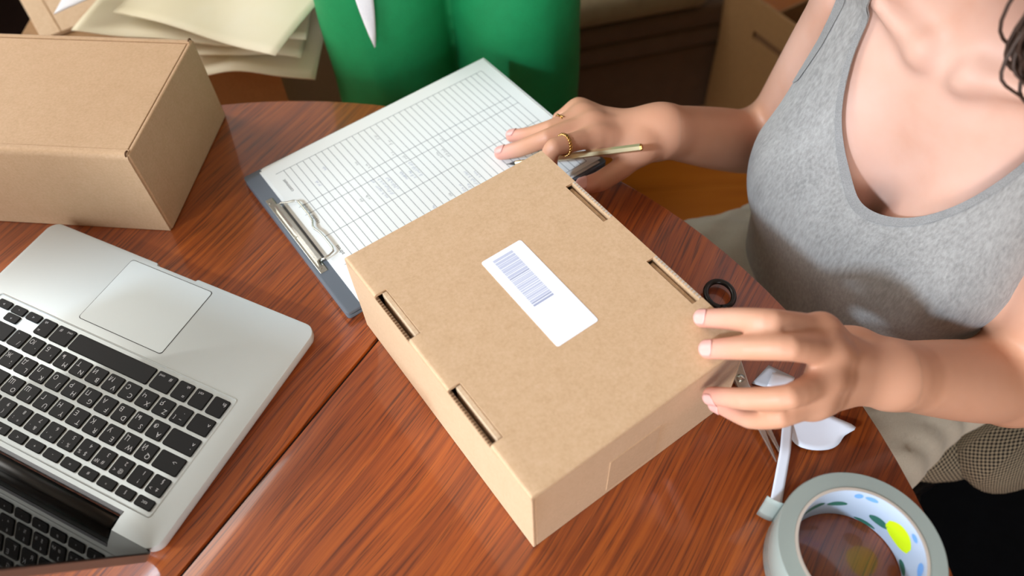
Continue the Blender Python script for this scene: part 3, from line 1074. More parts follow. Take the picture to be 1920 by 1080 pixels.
LH = {'index': [[0.2273, 0.3056, 0.112], [0.1822, 0.2975, 0.14], [0.1624, 0.3081, 0.13], [0.1431, 0.3239, 0.1095]],
      'middle': [[0.2279, 0.286, 0.112], [0.1881, 0.2747, 0.141], [0.1632, 0.2824, 0.131], [0.1417, 0.2964, 0.1095]],
      'ring': [[0.2227, 0.269, 0.102], [0.1863, 0.248, 0.12], [0.1613, 0.2567, 0.104], [0.1445, 0.2735, 0.08]],
      'little': [[0.2165, 0.2582, 0.088], [0.1839, 0.2438, 0.098], [0.1681, 0.2527, 0.08], [0.152, 0.276, 0.061]],
      'thumb': [[0.272, 0.318, 0.062], [0.240, 0.330, 0.066], [0.205, 0.338, 0.068], [0.178, 0.336, 0.070]]}
RH = {'ring': [[0.0851, 0.6238, 0.052], [0.0515, 0.6096, 0.05], [0.0292, 0.6216, 0.032], [0.0106, 0.6335, 0.0205]],
      'middle': [[0.0928, 0.6055, 0.056], [0.0463, 0.589, 0.056], [0.0175, 0.6000, 0.033], [-0.0025, 0.6080, 0.0205]],
      'index': [[0.0961, 0.5861, 0.056], [0.0505, 0.5601, 0.07], [0.0454, 0.5612, 0.052], [0.0475, 0.5605, 0.036]],
      'little': [[0.083, 0.6401, 0.046], [0.0629, 0.6368, 0.038], [0.0637, 0.6436, 0.024], [0.078, 0.6402, 0.022]],
      'thumb': [[0.1421, 0.5787, 0.043], [0.1186, 0.5604, 0.035], [0.0961, 0.5505, 0.028], [0.0787, 0.5525, 0.0210]]}
FR = {'index': (.0104, .0091, .0084, .0072), 'middle': (.0106, .0093, .0085, .0073), 'ring': (.0102, .0089, .0081, .0069), 'little': (.0092, .0080, .0073, .0062), 'thumb': (.0132, .0112, .0104, .0084)}

def arm(fld, S, E, W):
    S, E, W = map(np.array, (S, E, W))
    d = E - S
    fld.chain([S, S + d * .3, S + d * .65, E + d * .02], [.039, .0385, .0365, .034], 0.035, sub=3)
    b = W - E
    fld.chain([E, E + b * .22, E + b * .5, E + b * .8, W], [.034, .0375, .0355, .0305, .0262], 0.022, sub=3)

def hand(fld, H, W, pn, thumb_root):
    """W wrist, pn: direction out of the back of the hand"""
    W = np.array(W); pn = np.array(pn, float); pn /= np.linalg.norm(pn)
    up_, lowr = [], []
    for f in ('index', 'middle', 'ring', 'little'):
        m = np.array(H[f][0]) - pn * .001
        up_.append((W + (m - W) * .02, m, .0155, .0105))
        lowr.append((W + (m - W) * .30 - pn * .009, m - pn * .008, .0125, .0100))
    fld.fan(up_, .026)
    fld.fan(lowr, .010)
    for f in ('index', 'middle', 'ring', 'little'):
        fld.ell(np.array(H[f][0]) + pn * .0015, (FR[f][0] * .78,) * 3, k=.010)          # knuckle
    for f in ('index', 'middle', 'ring', 'little', 'thumb'):
        p = [np.array(x) for x in H[f]]
        r = FR[f]
        fld.chain([p[0] + (W - p[0]) * .12 - pn * .001, p[0], p[1], p[2], p[3]], [r[0] * .95] + list(r), 0.011, sub=5, soft=.55)
    t = np.array(H['thumb'][0])
    fld.seg(thumb_root, t, .0150, .0138, 0.014)
    fld.seg(t, np.array(H['index'][0]) - pn * .012, .0085, .0080, 0.010)   # web between thumb and index

torso = Field()
def torso_core(T, dress=False):
    T.ell(bp(0, -.098, -.14), (.130, .094, .18), AX, .04)
    T.ell(bp(0, -.066, -.045), (.135, .064, .085), AX, .04)
    T.ell(bp(0, -.080, -.34), (.125, .095, .17), AX, .05)
    T.ell(bp(0, -.095, -.45), (.160, .115, .12), AX, .05)
    for s in (-1, 1):
        T.seg(bp(s * .035, -.080, .042), bp(s * .120, -.068, .002), .038, .040, .03)
    if dress:       # the knit spans the hollow and hangs from the bust
        T.seg(bp(-.052, -.004, -.202), bp(.052, -.004, -.202), .062, .062, .03)
        for s in (-1, 1):
            T.seg(bp(s * .096, -.052, -.015), bp(s * .084, -.006, -.165), .024, .052, .03)
            T.seg(bp(s * .069, -.004, -.205), bp(s * .074, -.018, -.33), .059, .060, .04)
        T.seg(bp(0, -.0, -.20), bp(0, -.014, -.36), .062, .070, .05)
    for s in (-1, 1):
        T.ell(bp(s * .070, -.004, -.200), (.061, .066, .066), AX, .016 if dress else .009)
        T.seg(bp(s * .060, -.040, -.06), bp(s * .070, -.008, -.175), .032, .053, .03)
torso_core(torso)
# neck, collar bones, neck cords
torso.seg(bp(0, -.074, .0), bp(0, -.060, .14), .054, .050, .03)
for s in (-1, 1):
    torso.chain([bp(s * .020, -.008, .000), bp(s * .075, -.014, .012), bp(s * .125, -.050, .024)], [.0065, .0050, .007], .024, sub=3)
    torso.ell(bp(s * .021, -.005, .000), (.0095,) * 3, k=.016)
torso.ell(bp(0, .010, .012), (.008, .008, .010), AX, k=.02, sub=True)
# head
def hb(a, f, u_):
    return bp(a, f - .035, u_ + .006)
torso.ell(hb(0, -.012, .265), (.074, .094, .108), AX, .03)
torso.ell(hb(0, .028, .205), (.052, .060, .060), AX, .03)
torso.seg(hb(0, .082, .232), hb(0, .098, .212), .008, .012, .012)
torso.seg(hb(-.018, .078, .180), hb(.018, .078, .180), .008, .008, .008)
for s in (-1, 1):
    torso.ell(hb(s * .031, .098, .248), (.014, .012, .010), AX, .012, sub=True)
    torso.ell(hb(s * .031, .080, .248), (.012, .012, .011), AX, .003)
    torso.ell(hb(s * .074, -.012, .235), (.008, .018, .030), AX, .008)
arm(torso, SR, ER, WR)
arm(torso, SLh, EL, WL)
hand(torso, RH, WR, (0.05, 0.25, 1.0), WR + np.array([-.012, -.012, -.006]))
hand(torso, LH, WL, (0.55, -0.05, 0.85), WL + np.array([-.012, .012, .004]))

def box_of(pts, pad):
    pts = np.array(pts)
    return pts.min(0) - pad, pts.max(0) + pad
def in_box(V, lo, hi, m=0.0):
    return ((V > lo + m) & (V < hi - m)).all(1)
lhp = [p for f in LH.values() for p in f] + [WL]
rhp = [p for f in RH.values() for p in f] + [WR]
lo_l, hi_l = box_of(lhp, .024); lo_r, hi_r = box_of(rhp, .024)
hi_l[0] = .315; hi_r[0] = .185
HH = 0.0016
parts = []
for lo_, hi_ in ((lo_l, hi_l), (lo_r, hi_r)):
    V, F = surface_net(*torso.grid(lo_, hi_, HH, .012))
    V = relax(V, F, 1)
    V, F = keep_faces(V, F, V[:, 0] < hi_[0] - 2.2 * HH)
    parts.append((V, F))
HB = 0.0042
V, F = surface_net(*torso.grid((.16, .18, -.42), (.80, .90, .56), HB, .03))
V = relax(V, F, 1)
cut = ((V[:, 0] < hi_l[0] - 3.2 * HH - HB) & in_box(V, lo_l - .01, hi_l)) | ((V[:, 0] < hi_r[0] - 3.2 * HH - HB) & in_box(V, lo_r - .01, hi_r))
V, F = keep_faces(V, F, ~cut & (V[:, 2] > -.30))
parts.append((V, F))
bodyV, bodyF = merge(parts)
woman = thing('person', 'seated person in a grey tank top holding the labelled carton and a pen', 'person', (0.52, 0.56, 0))
woman_off = np.array([0.52, 0.56, -TZ])      # mesh coordinates are relative to the person's base on the floor
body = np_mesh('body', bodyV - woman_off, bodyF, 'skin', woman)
tips = np.array([H[f][3] for H in (LH, RH) for f in H])
dist = np.min(np.linalg.norm(bodyV[:, None, :] - tips[None], axis=2), 1) if len(bodyV) < 400000 else np.ones(len(bodyV))
att = body.data.attributes.new('flush', 'FLOAT', 'POINT')
att.data.foreach_set('value', np.clip(1 - dist / .03, 0, 1).astype(np.float32) * .55)
# arms and hands: shade and some tan put into the skin colour
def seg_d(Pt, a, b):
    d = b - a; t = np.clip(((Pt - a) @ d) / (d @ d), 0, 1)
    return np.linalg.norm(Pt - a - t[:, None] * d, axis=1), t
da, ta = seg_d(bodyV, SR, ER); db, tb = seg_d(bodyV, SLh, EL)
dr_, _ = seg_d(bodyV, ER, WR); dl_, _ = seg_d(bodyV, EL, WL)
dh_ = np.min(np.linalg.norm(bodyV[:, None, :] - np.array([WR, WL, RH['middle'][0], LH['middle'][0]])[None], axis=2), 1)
shade_tan = np.maximum.reduce([np.clip((.075 - da) / .03, 0, 1) * ta, np.clip((.075 - db) / .03, 0, 1) * tb, np.clip((.08 - dr_) / .03, 0, 1), np.clip((.08 - dl_) / .03, 0, 1), np.clip((.11 - dh_) / .04, 0, 1)])
att = body.data.attributes.new('shade_tan', 'FLOAT', 'POINT')
att.data.foreach_set('value', shade_tan.astype(np.float32))

# tank top: the torso surface a few millimetres out, cut along neckline and armholes
dress = Field()
torso_core(dress, True)
gV, gF = surface_net(*dress.grid((.18, .22, -.36), (.80, .86, .32), .0042, .03), iso=.0035)
gV = relax(gV, gF, 3)
def neck_dist(V):
    a, f, u_ = bcoord(V)
    a = a + .008
    front = f > -.075
    cu, hw = .02, .088
    hh = np.where(front, .156, .10)
    e = np.sqrt((a / hw) ** 2 + ((u_ - cu) / hh) ** 2)
    gr = np.sqrt((a / hw ** 2) ** 2 + ((u_ - cu) / hh ** 2) ** 2) / np.maximum(e, 1e-6)
    return np.where(u_ < cu, (e - 1) / np.maximum(gr, 1e-6), np.abs(a) - hw)
def arm_dist(V):
    a, f, u_ = bcoord(V)
    lim = np.interp(u_, [-.60, -.17, -.14, -.115, -.09, -.05, -.01, .03, .09], [.32, .24, .19, .144, .126, .118, .114, .114, .117])
    return lim - np.abs(a)
def field_at(fld, Pt):
    d = np.full(len(Pt), 1.0)
    for fn, a_, b_, k, sub_ in fld.ops:
        near = ((Pt > a_ - .06) & (Pt < b_ + .06)).all(1)
        if not near.any():
            continue
        e = fn(Pt[near, 0], Pt[near, 1], Pt[near, 2]); o_ = d[near]
        if sub_:
            hh_ = np.maximum(k - np.abs(o_ + e), 0) / k; d[near] = np.maximum(o_, -e) + hh_ * hh_ * k * .25
        else:
            hh_ = np.maximum(k - np.abs(o_ - e), 0) / k; d[near] = np.minimum(o_, e) - hh_ * hh_ * k * .25
    return d
def normals(V, F):
    n_ = np.zeros_like(V)
    fn_ = np.cross(V[F[:, 2]] - V[F[:, 0]], V[F[:, 3]] - V[F[:, 1]])
    for c_ in range(4):
        np.add.at(n_, F[:, c_], fn_)
    return n_ / np.maximum(np.linalg.norm(n_, axis=1), 1e-9)[:, None]
# keep the knit outside the skin (straps over the shoulders)
for _ in range(3):
    gd = field_at(torso, gV)
    ca_, cf_, cu_ = bcoord(gV)
    push = np.clip(.0032 - gd, 0, .03) * np.clip((.124 - np.abs(ca_)) / .02, 0, 1) * np.clip((cu_ + .07) / .03, 0, 1)
    gV = gV + normals(gV, gF) * push[:, None]
nd, ad = neck_dist(gV), arm_dist(gV)
hem = bcoord(gV)[2] + .47
tV, tF = clip_tris(gV, gF, np.minimum(np.minimum(nd, ad), hem))
tank = np_mesh('tank_top', tV - woman_off, tF, 'heather_grey', woman)
sm = tank.modifiers.new('thickness', 'SOLIDIFY'); sm.thickness = .0012; sm.offset = -1
nrm = normals(gV, gF)
bV, bF = clip_tris(gV + nrm * .0011, gF, np.minimum(np.minimum(nd + .0006, .0052 - nd), ad))
nb = np_mesh('neck_binding', bV - woman_off, bF, 'heather_trim', woman)
for s_ in (-1, 1):
    bV, bF = clip_tris(gV + nrm * .0011, gF, np.minimum(np.minimum(np.minimum(ad + .0006, .008 - ad), np.minimum(nd, bcoord(gV)[2] + .13)), s_ * bcoord(gV)[0]))
    np_mesh('armhole_binding', bV - woman_off, bF, 'heather_trim', woman)

# trousers
HIPR, HIPL = bp(.085, -.085, -.455), bp(-.085, -.085, -.455)
tr = Field()
tr.ell(bp(0, -.105, -.455), (.178, .130, .115), AX, .05)
KR = HIPR + .43 * np.array([-.97, -.22, 0.09]); KL = HIPL + .43 * np.array([-.78, -.62, 0.05])
for Hh, Kk in ((HIPR, KR), (HIPL, KL)):
    tr.chain([Hh, Hh + (Kk - Hh) * .5, Kk], [.098, .090, .074], .05)
    ft = Kk + np.array([.02, .02, 0]); ft[2] = -.66
    tr.chain([Kk, (Kk + ft) / 2, ft], [.074, .072, .076], .04)
tr.seg(bp(.02, -.02, -.47), bp(.02, -.02, -.47) + .2 * F0 + np.array([0, 0, -.02]), .06, .07, .05)
def wr(X, Y, Z):
    return .004 * np.sin(46 * X + 70 * Y + 9 * np.sin(18 * Y) + 20 * Z) * np.sin(30 * Y - 22 * X + 11 * Z) + .002 * np.sin(110 * (X - Y) + 30 * Z)
V, F = surface_net(*tr.grid((-.10, .05, -.76), (.78, .88, -.08), .008, .03, warp=wr))
V = relax(V, F, 1)
np_mesh('trousers', V - woman_off, F, 'cream_cloth', woman)
for Kk in (KR, KL):
    ft = Kk + np.array([.02, .02, 0])
    sh = Field().ell((ft[0] - .04, ft[1] - .02, -.725), (.11, .045, .04), [[F0[0], F0[1], 0], [RT[0], RT[1], 0], [0, 0, 1]], .02).seg((ft[0], ft[1], -.70), (ft[0], ft[1], -.64), .036, .034, .03)
    V, F = surface_net(*sh.grid(ft * [1, 1, 0] + np.array([-.2, -.2, -.78]), ft * [1, 1, 0] + np.array([.2, .2, -.58]), .008, .03))
    V[:, 2] = np.maximum(V[:, 2], -.7495)
    np_mesh('shoe', V - woman_off, F, 'black_plastic', woman)

# ---- nails, rings, hair of the seated woman
def nail(H, f, out, w=1.0):
    p2, p3 = np.array(H[f][2]), np.array(H[f][3])
    d = (p3 - p2) / np.linalg.norm(p3 - p2)
    n_ = np.array(out, float); n_ -= d * (n_ @ d); n_ /= np.linalg.norm(n_)
    b_ = np.cross(d, n_)
    r = FR[f][3] * 1.02
    mb = MB()
    def fn(a, b):
        s = -0.0085 + .0128 * b
        wth = R(54) * w * max(0.2, (1 - abs(2 * b - 1) ** 4 * .8))
        th = (2 * a - 1) * wth
        rr_ = r + .0005 if s < 0 else math.sqrt(max(r * r - s * s * 1.0, 0)) + .0006
        rr_ += (-s * .06 if s < 0 else 0)
        q_ = p3 + d * s + (n_ * math.cos(th) + b_ * math.sin(th)) * rr_
        return tuple(q_ - woman_off)
    mb.grid(8, 10, fn)
    o_ = mb.build('fingernail', 'nail', woman, smooth=True)
    sd = o_.modifiers.new('thickness', 'SOLIDIFY'); sd.thickness = .0005
nail(LH, 'index', (-.35, -.35, 1)); nail(LH, 'middle', (-.35, -.35, 1)); nail(LH, 'ring', (.1, -.9, .7)); nail(LH, 'little', (.1, -.9, .6))
nail(RH, 'thumb', (-.35, -.25, 1)); nail(RH, 'ring', (-.1, .05, 1)); nail(RH, 'middle', (-.1, .05, 1))

def ring_on(H, f, seg_i, t, r_ring, kind):
    p, q_ = np.array(H[f][seg_i]), np.array(H[f][seg_i + 1])
    c = p + (q_ - p) * t
    d = (q_ - p) / np.linalg.norm(q_ - p)
    n_ = np.array([0, 0, 1.0]); n_ -= d * (n_ @ d); n_ /= np.linalg.norm(n_)
    b_ = np.cross(d, n_)
    rr_ = FR[f][seg_i] + (FR[f][seg_i + 1] - FR[f][seg_i]) * t + r_ring * .5 + .0008
    mb = MB()
    if kind == 'chain':
        for s in (0, 1):
            pts = []
            for k in range(72):
                w = 2 * math.pi * k / 72
                pts.append(tuple(c + (n_ * math.cos(w) + b_ * math.sin(w)) * (rr_ + .0006 * math.sin(11 * w + s * math.pi)) + d * .0014 * math.cos(11 * w + s * math.pi) - woman_off))
            mb.tube(pts, r_ring, 6, closed=True)
    else:
        pts = []
        for k in range(40):
            w = 2 * math.pi * k / 40
            pts.append(tuple(c + (n_ * math.cos(w) + b_ * math.sin(w)) * rr_ - woman_off))
        mb.tube(pts, r_ring, 6, closed=True)
        for sg in (-1, 1):   # little folded leaf on top
            tip = c + n_ * (rr_ + .001) + b_ * .0035 * sg + d * .0035 * sg
            mb.tube([tuple(c + n_ * (rr_ + .0004) - woman_off), tuple(tip - woman_off)], [.0012, .0003], 6)
    o_ = mb.build('finger_ring', 'gold', woman, smooth=True)
    o_['label'] = 'braided gold ring' if kind == 'chain' else 'thin gold ring with a small pointed motif'
ring_on(RH, 'index', 0, .78, .0009, 'chain')
ring_on(RH, 'ring', 0, .70, .0009, 'thin')

random.seed(21)
hair = MB()
core = [bp(-.075, -.050, .315), bp(-.082, .0, .215), bp(-.074, .044, .105), bp(-.094, .044, .072), bp(-.150, .010, .040)]
hf = Field()
hf.ell(hb(0, -.030, .285), (.088, .104, .106), AX, .02)
for s in (-1, 1):
    hf.chain([hb(s * .07, -.03, .30), hb(s * .085, -.045, .20), hb(s * .088, -.06, .10)], [.03, .032, .026], .03, sub=3)
hf.seg(hb(0, -.10, .25), bp(0, -.15, .06), .07, .06, .04)
hf.ell(hb(0, .095, .225), (.062, .085, .085), AX, .02, sub=True)
V, F = surface_net(*hf.grid((.2, .3, .15), (.7, .8, .68), .006, .03, warp=lambda X, Y, Z: .0022 * np.sin(260 * (X * .8 + Y * .6)) + 0 * Z))
np_mesh('hair', V - woman_off, F, 'hair', woman)
for k in range(170):
    off = np.array([random.gauss(0, .010), random.gauss(0, .010), random.gauss(0, .006)])
    ph = random.random() * 6
    pts = []
    n = len(core)
    for i in range(25):
        t = i / 24 * (n - 1); j = min(int(t), n - 2); w = t - j
        p0, p1, p2, p3 = core[max(j - 1, 0)], core[j], core[j + 1], core[min(j + 2, n - 1)]
        c = .5 * ((2 * p1) + (-p0 + p2) * w + (2 * p0 - 5 * p1 + 4 * p2 - p3) * w * w + (-p0 + 3 * p1 - 3 * p2 + p3) * w ** 3)
        c = c + off * (1 - .35 * abs(i / 24 - .4)) + .003 * np.array([math.sin(ph + i * .5), math.cos(ph + i * .43), 0])
        pts.append(tuple(c - woman_off))
    hair.tube(pts, [.0015 * (1 - .75 * (i / 24) ** 3) for i in range(25)], 5)
ho = hair.build('hair_lock', 'hair', woman, smooth=True)
ho['label'] = 'dark brown lock of hair'; ho['kind'] = 'stuff'

def face(parent, fr, off):
    """eyes, brows and lips; fr(a, f, u) places a point in head coordinates"""
    for s_ in (-1, 1):
        f_ = Field().ell(fr(s_ * .031, .0800, .248), (.0112,) * 3)
        V_, F_ = surface_net(*f_.grid(fr(s_ * .031, .0815, .248) - .02, fr(s_ * .031, .0815, .248) + .02, .002, .02))
        eye = np_mesh('eye', V_ - off, F_, 'trim_white', parent)
        MB().tube([tuple(fr(s_ * .031, .0880, .246) - off), tuple(fr(s_ * .031, .0914, .2455) - off)], [.0062, .0052], 12).build('iris', 'hair', eye, smooth=True)
        MB().tube([tuple(fr(s_ * .014, .0905, .270) - off), tuple(fr(s_ * .030, .0900, .276) - off), tuple(fr(s_ * .048, .0790, .271) - off)], [.0022, .0026, .0012], 8).build('eyebrow', 'hair', parent, smooth=True)
    MB().tube([tuple(fr(-.022, .0810, .181) - off), tuple(fr(0, .0890, .180) - off), tuple(fr(.022, .0810, .181) - off)], [.002, .0055, .002], 10).build('lips', 'nail', parent, smooth=True)
face(woman, hb, woman_off)

# ================================================================== the pen in her right hand
pa_, pb_ = Vector((0.0028, 0.5965, 0.0150)), Vector((0.1345, 0.5565, 0.0660))
pd = (pb_ - pa_); plen = pd.length
pen = thing('pen', 'slim gold mechanical pencil with a black tip under her right hand', 'pen', pa_ + Vector((0, 0, TZ)))
pen.rotation_mode = 'QUATERNION'
pen.rotation_quaternion = pd.to_track_quat('X', 'Z')
def hexa(x0, x1, r0, r1, n=6):
    vs = []
    for x, r in ((x0, r0), (x1, r1)):
        vs += [(x, r * math.cos(2 * math.pi * k / n), r * math.sin(2 * math.pi * k / n)) for k in range(n)]
    return MB().add(vs, [(k, (k + 1) % n, n + (k + 1) % n, n + k) for k in range(n)] + [tuple(reversed(range(n))), tuple(range(n, 2 * n))])
hexa(0, .003, .0003, .0006, 8).build('lead', 'black_plastic', pen)
hexa(.003, .011, .0006, .0026, 16).build('tip', 'black_plastic', pen, smooth=False)
hexa(.011, .046, .0027, .0032, 20).build('grip', 'pen_gold', pen)
hexa(.046, plen, .0037, .0037, 6).build('barrel', 'pen_gold', pen)
hexa(plen, plen + .002, .0037, .0030, 6).build('end_cap', 'gold', pen)

# ================================================================== her chair
CA = R(207)
ch = thing('padded_chair', 'padded chair upholstered in black and beige checked tweed under the seated person', 'chair', (0.57, 0.60, 0), CA - R(90))
# chair local: +y is the way she faces, +x her right
def pad(name, cx, cy, cz, sx_, sy_, sz_, e=3.2, mat='check', parent=ch, n=40, m=16):
    vs, fs = [], []
    sg = lambda v, p: math.copysign(abs(v) ** p, v)
    for j in range(m + 1):
        ph = -math.pi / 2 + math.pi * j / m
        for i in range(n):
            th = 2 * math.pi * i / n
            vs.append((cx + sx_ * sg(math.cos(ph), 2 / 2.2) * sg(math.cos(th), 2 / e), cy + sy_ * sg(math.cos(ph), 2 / 2.2) * sg(math.sin(th), 2 / e), cz + sz_ * sg(math.sin(ph), 2 / 2.4)))
    for j in range(m):
        for i in range(n):
            fs.append((j * n + i, j * n + (i + 1) % n, (j + 1) * n + (i + 1) % n, (j + 1) * n + i))
    o_ = MB().add(vs, fs).build(name, mat, parent, smooth=True)
    per = 2 * math.pi * math.sqrt((sx_ * sx_ + sy_ * sy_) / 2)
    uvl = o_.data.uv_layers.new(name='UVMap')
    for pl in o_.data.polygons:
        ii = [o_.data.loops[l].vertex_index % n for l in pl.loop_indices]
        for l, i_ in zip(pl.loop_indices, ii):
            vi = o_.data.loops[l].vertex_index
            co = o_.data.vertices[vi].co
            if abs(co.z - cz) > sz_ * .86 or sz_ > .2:      # flat top: woven straight across
                uvl.data[l].uv = (co.x, co.y if sz_ <= .2 else co.z)
            else:
                iu = i_ if not (i_ == 0 and max(ii) == n - 1) else n
                uvl.data[l].uv = (iu / n * per, co.z + (math.hypot(sx_, sy_) - math.hypot(co.x - cx, co.y - cy)) * .6)
    return o_
pad('seat', 0, 0.0, TZ - .325, .225, .235, .070)
for s in (-1, 1):
    pad('side_bolster', s * .205, -.055, TZ - .300, .060, .205, .072)
pad('backrest', 0, -.245, TZ + .04, .22, .045, .24, e=3)
MB().box(-.19, .19, -.20, .19, TZ - .42, TZ - .375).build('seat_frame', 'black_plastic', ch, bevel=.004)
for sx_ in (-.18, .18):
    for sy_ in (-.19, .17):
        MB().tube([(sx_, sy_, TZ - .40), (sx_ * 1.08, sy_ * 1.08, 0.009)], [.018, .013], 10).build('leg', 'black_plastic', ch, smooth=True)
    MB().tube([(sx_, -.20, TZ - .40), (sx_, -.262, TZ - .20)], [.014, .014], 8).build('back_post', 'black_plastic', ch, smooth=True)

dark_sheet = tag(MB().prism(rrect(0.42, 1.7, -.75, 0.86, .02, 3), 0.0005, .008).build('dark_sheet', 'sheet_black'), 'near-black sheet on the floor under the padded chair', 'dark_sheet')  # flat near-black sheet covering the planks here

tag(MB().prism(rrect(-1.56, -0.72, 1.25, 2.66, .02, 3), 0.0005, .008).build('dark_sheet', 'sheet_brown'), 'dark brown sheet added on the floor at the far left behind the cartons', 'dark_sheet')  # flat sheet added over the planks to darken this corner

# ================================================================== the standing person in green trousers
gc = np.array([-0.056, 0.890, 0.0])
gp = thing('person', 'standing person in bright green trousers behind the table', 'person', (gc[0], gc[1], 0))
goff = np.array([gc[0], gc[1], -TZ])
g = Field()
g.ell(gc + [0, .0, .19], (.165, .100, .12), None, .04)
for s in (-1, 1):
    g.chain([gc + [s * .080, 0, .16], gc + [s * .084, 0, .02], gc + [s * .088, .01, -.25], gc + [s * .090, .02, -.66]], [.086, .0850, .083, .090], .010, sub=4)
def gwr(X, Y, Z):
    return .0016 * np.sin(40 * X + 25 * Z) * np.sin(18 * Z - 10 * X) + .0022 * np.exp(-((X + .160 + .10 * (Z - .05)) / .012) ** 2) * -1.0 * (Y < .88)
V, F = surface_net(*g.grid((-.30, .74, -.77), (.20, 1.04, .36), .006, .03, warp=gwr))
V = relax(V, F, 1)
V, F = keep_faces(V, F, (V[:, 2] > -.715) & (V[:, 2] < .285))
np_mesh('trousers', V - goff, F, 'green_cloth', gp)
w_ = Field()
w_.chain([gc + [0, 0, .25], gc + [0, 0, .38], gc + [0, 0, .52], gc + [0, .01, .60]], [.105, .100, .115, .085], .04, sub=3)
w_.ell(gc + [0, 0, .47], (.15, .10, .13), None, .04)
w_.seg(gc + [-.125, .01, .555], gc + [.125, .01, .555], .058, .058, .04)
for s in (-1, 1):
    w_.chain([gc + [s * .15, .01, .56], gc + [s * .20, .02, .34], gc + [s * .11, -.13, .40]], [.05, .045, .036], .03, sub=3)
V, F = surface_net(*w_.grid((-.34, .62, .05), (.24, 1.1, .72), .008, .03))
np_mesh('blouse', V - goff, F, 'white_cloth', gp)
hd = Field()
hd.seg(gc + [0, .01, .58], gc + [0, 0, .72], .052, .048, .03)
hd.ell(gc + [0, -.005, .83], (.072, .092, .105), None, .03)
hd.ell(gc + [0, -.045, .78], (.05, .055, .058), None, .03)
hd.seg(gc + [0, -.092, .815], gc + [0, -.108, .795], .008, .012, .012)
for s in (-1, 1):
    hd.ell(gc + [s * .03, -.105, .835], (.014, .012, .01), None, .012, sub=True)
    hd.ell(gc + [s * .03, -.088, .835], (.012, .012, .011), None, .003)
    hd.ell(gc + [s * .072, 0, .82], (.008, .018, .03), None, .008)
    a = gc + [s * .11, -.13, .40]
    hd.chain([gc + [0, .01, .56], gc + [s * .14, .01, .555], gc + [s * .195, .02, .345], a], [.05, .034, .030, .024], .03, sub=3)
    pd_ = np.array([-s * .75, -.6, .2]) / .98
    hd.seg(a, a + pd_ * .05, .024, .027, .02)
    for k in range(4):
        b = a + pd_ * .075 + np.array([0, 0, -.024 + k * .016])
        hd.chain([b, b + pd_ * .035, b + pd_ * .06 + np.array([0, .02, 0])], [.010, .0085, .007], .006, sub=3)
    hd.chain([a + pd_ * .03 + np.array([0, 0, .02]), a + pd_ * .05 + np.array([0, 0, .045]), a + pd_ * .07 + np.array([0, 0, .06])], [.013, .010, .008], .01, sub=3)
V, F = surface_net(*hd.grid((-.34, .60, .25), (.24, 1.04, .98), .005, .02))
np_mesh('body', V - goff, F, 'skin', gp)
face(gp, lambda a, f, u_: gc + np.array([a, -f - .012, u_ + .588]), goff)
hr = Field().ell(gc + [0, .012, .85], (.084, .100, .105), None, .02).seg(gc + [0, .07, .84], gc + [0, .09, .66], .06, .05, .04)
hr.ell(gc + [0, -.10, .80], (.06, .085, .085), None, .02, sub=True)
V, F = surface_net(*hr.grid((-.22, .66, .55), (.12, 1.1, 1.0), .008, .03))
np_mesh('hair', V - goff, F, 'hair', gp)
# hanging end of a white tie belt
mb = MB()
tp_, th_ = np.array([-.1452, .7975, .030]), np.array([-.146, .790, .285])
def tie(a, b):
    t = b
    c = tp_ + (th_ - tp_) * t
    wd = .0012 + .0090 * min(1, t * 4.2) ** .8
    return tuple(c + np.array([(a - .5) * 2 * wd, -.004 - .003 * math.sin(a * math.pi), 0]) - goff)
mb.grid(6, 16, tie)
to = mb.build('tie_belt', 'white_cloth', gp, smooth=True)
sd = to.modifiers.new('thickness', 'SOLIDIFY'); sd.thickness = .001
for s in (-1, 1):
    x0, y0 = s * .085, .01
    sf = Field().ell((x0, y0 - .05, .035), (.045, .12, .045), None, .02)
    V, F = surface_net(*sf.grid((x0 - .08, y0 - .2, -.02), (x0 + .08, y0 + .1, .1), .008, .03))
    V[:, 2] = np.maximum(V[:, 2], .0005)
    np_mesh('shoe', V, F, 'black_plastic', gp)

# ================================================================== tape, scissors, scraps
TXc = (0.233, 0.163)
tape = thing('tape_roll', 'thick roll of clear packing tape standing on its side near the table edge', 'tape', (TXc[0], TXc[1], TZ))
tape['label'] = 'thick roll of clear packing tape lying on the table'
MB().lathe([(.0455, .0012), (.0572, .0012), (.0578, .002), (.0578, .0462), (.0570, .0472), (.0455, .0472)], 96).build('tape_winding', 'tape', tape, autosmooth=40)
MB().lathe([(.0432, .0005), (.0453, .0005), (.0453, .0478), (.0432, .0478)], 96).build('core', 'core_card', tape, autosmooth=40)
MB().lathe([(.0430, .0008), (.04318, .0008), (.04318, .0475), (.0430, .0475)], 96).build('core_lining', 'core_white', tape, autosmooth=40)
def core_patch(a0, a1, z0, z1, mat, shape=1.0):
    mb_ = MB()
    def fn(a, b):
        t = R(a0 + (a1 - a0) * a)
        w = 1 - shape * .8 * abs(2 * a - 1) ** 2.5
        z = (z0 + z1) / 2 + (z1 - z0) * (b - .5) * w
        return (.04285 * math.cos(t), .04285 * math.sin(t), z)
    mb_.grid(12, 4, fn)
    mb_.build('core_print', mat, tape, smooth=True)
core_patch(4, 36, .012, .036, 'core_yellow', .8)
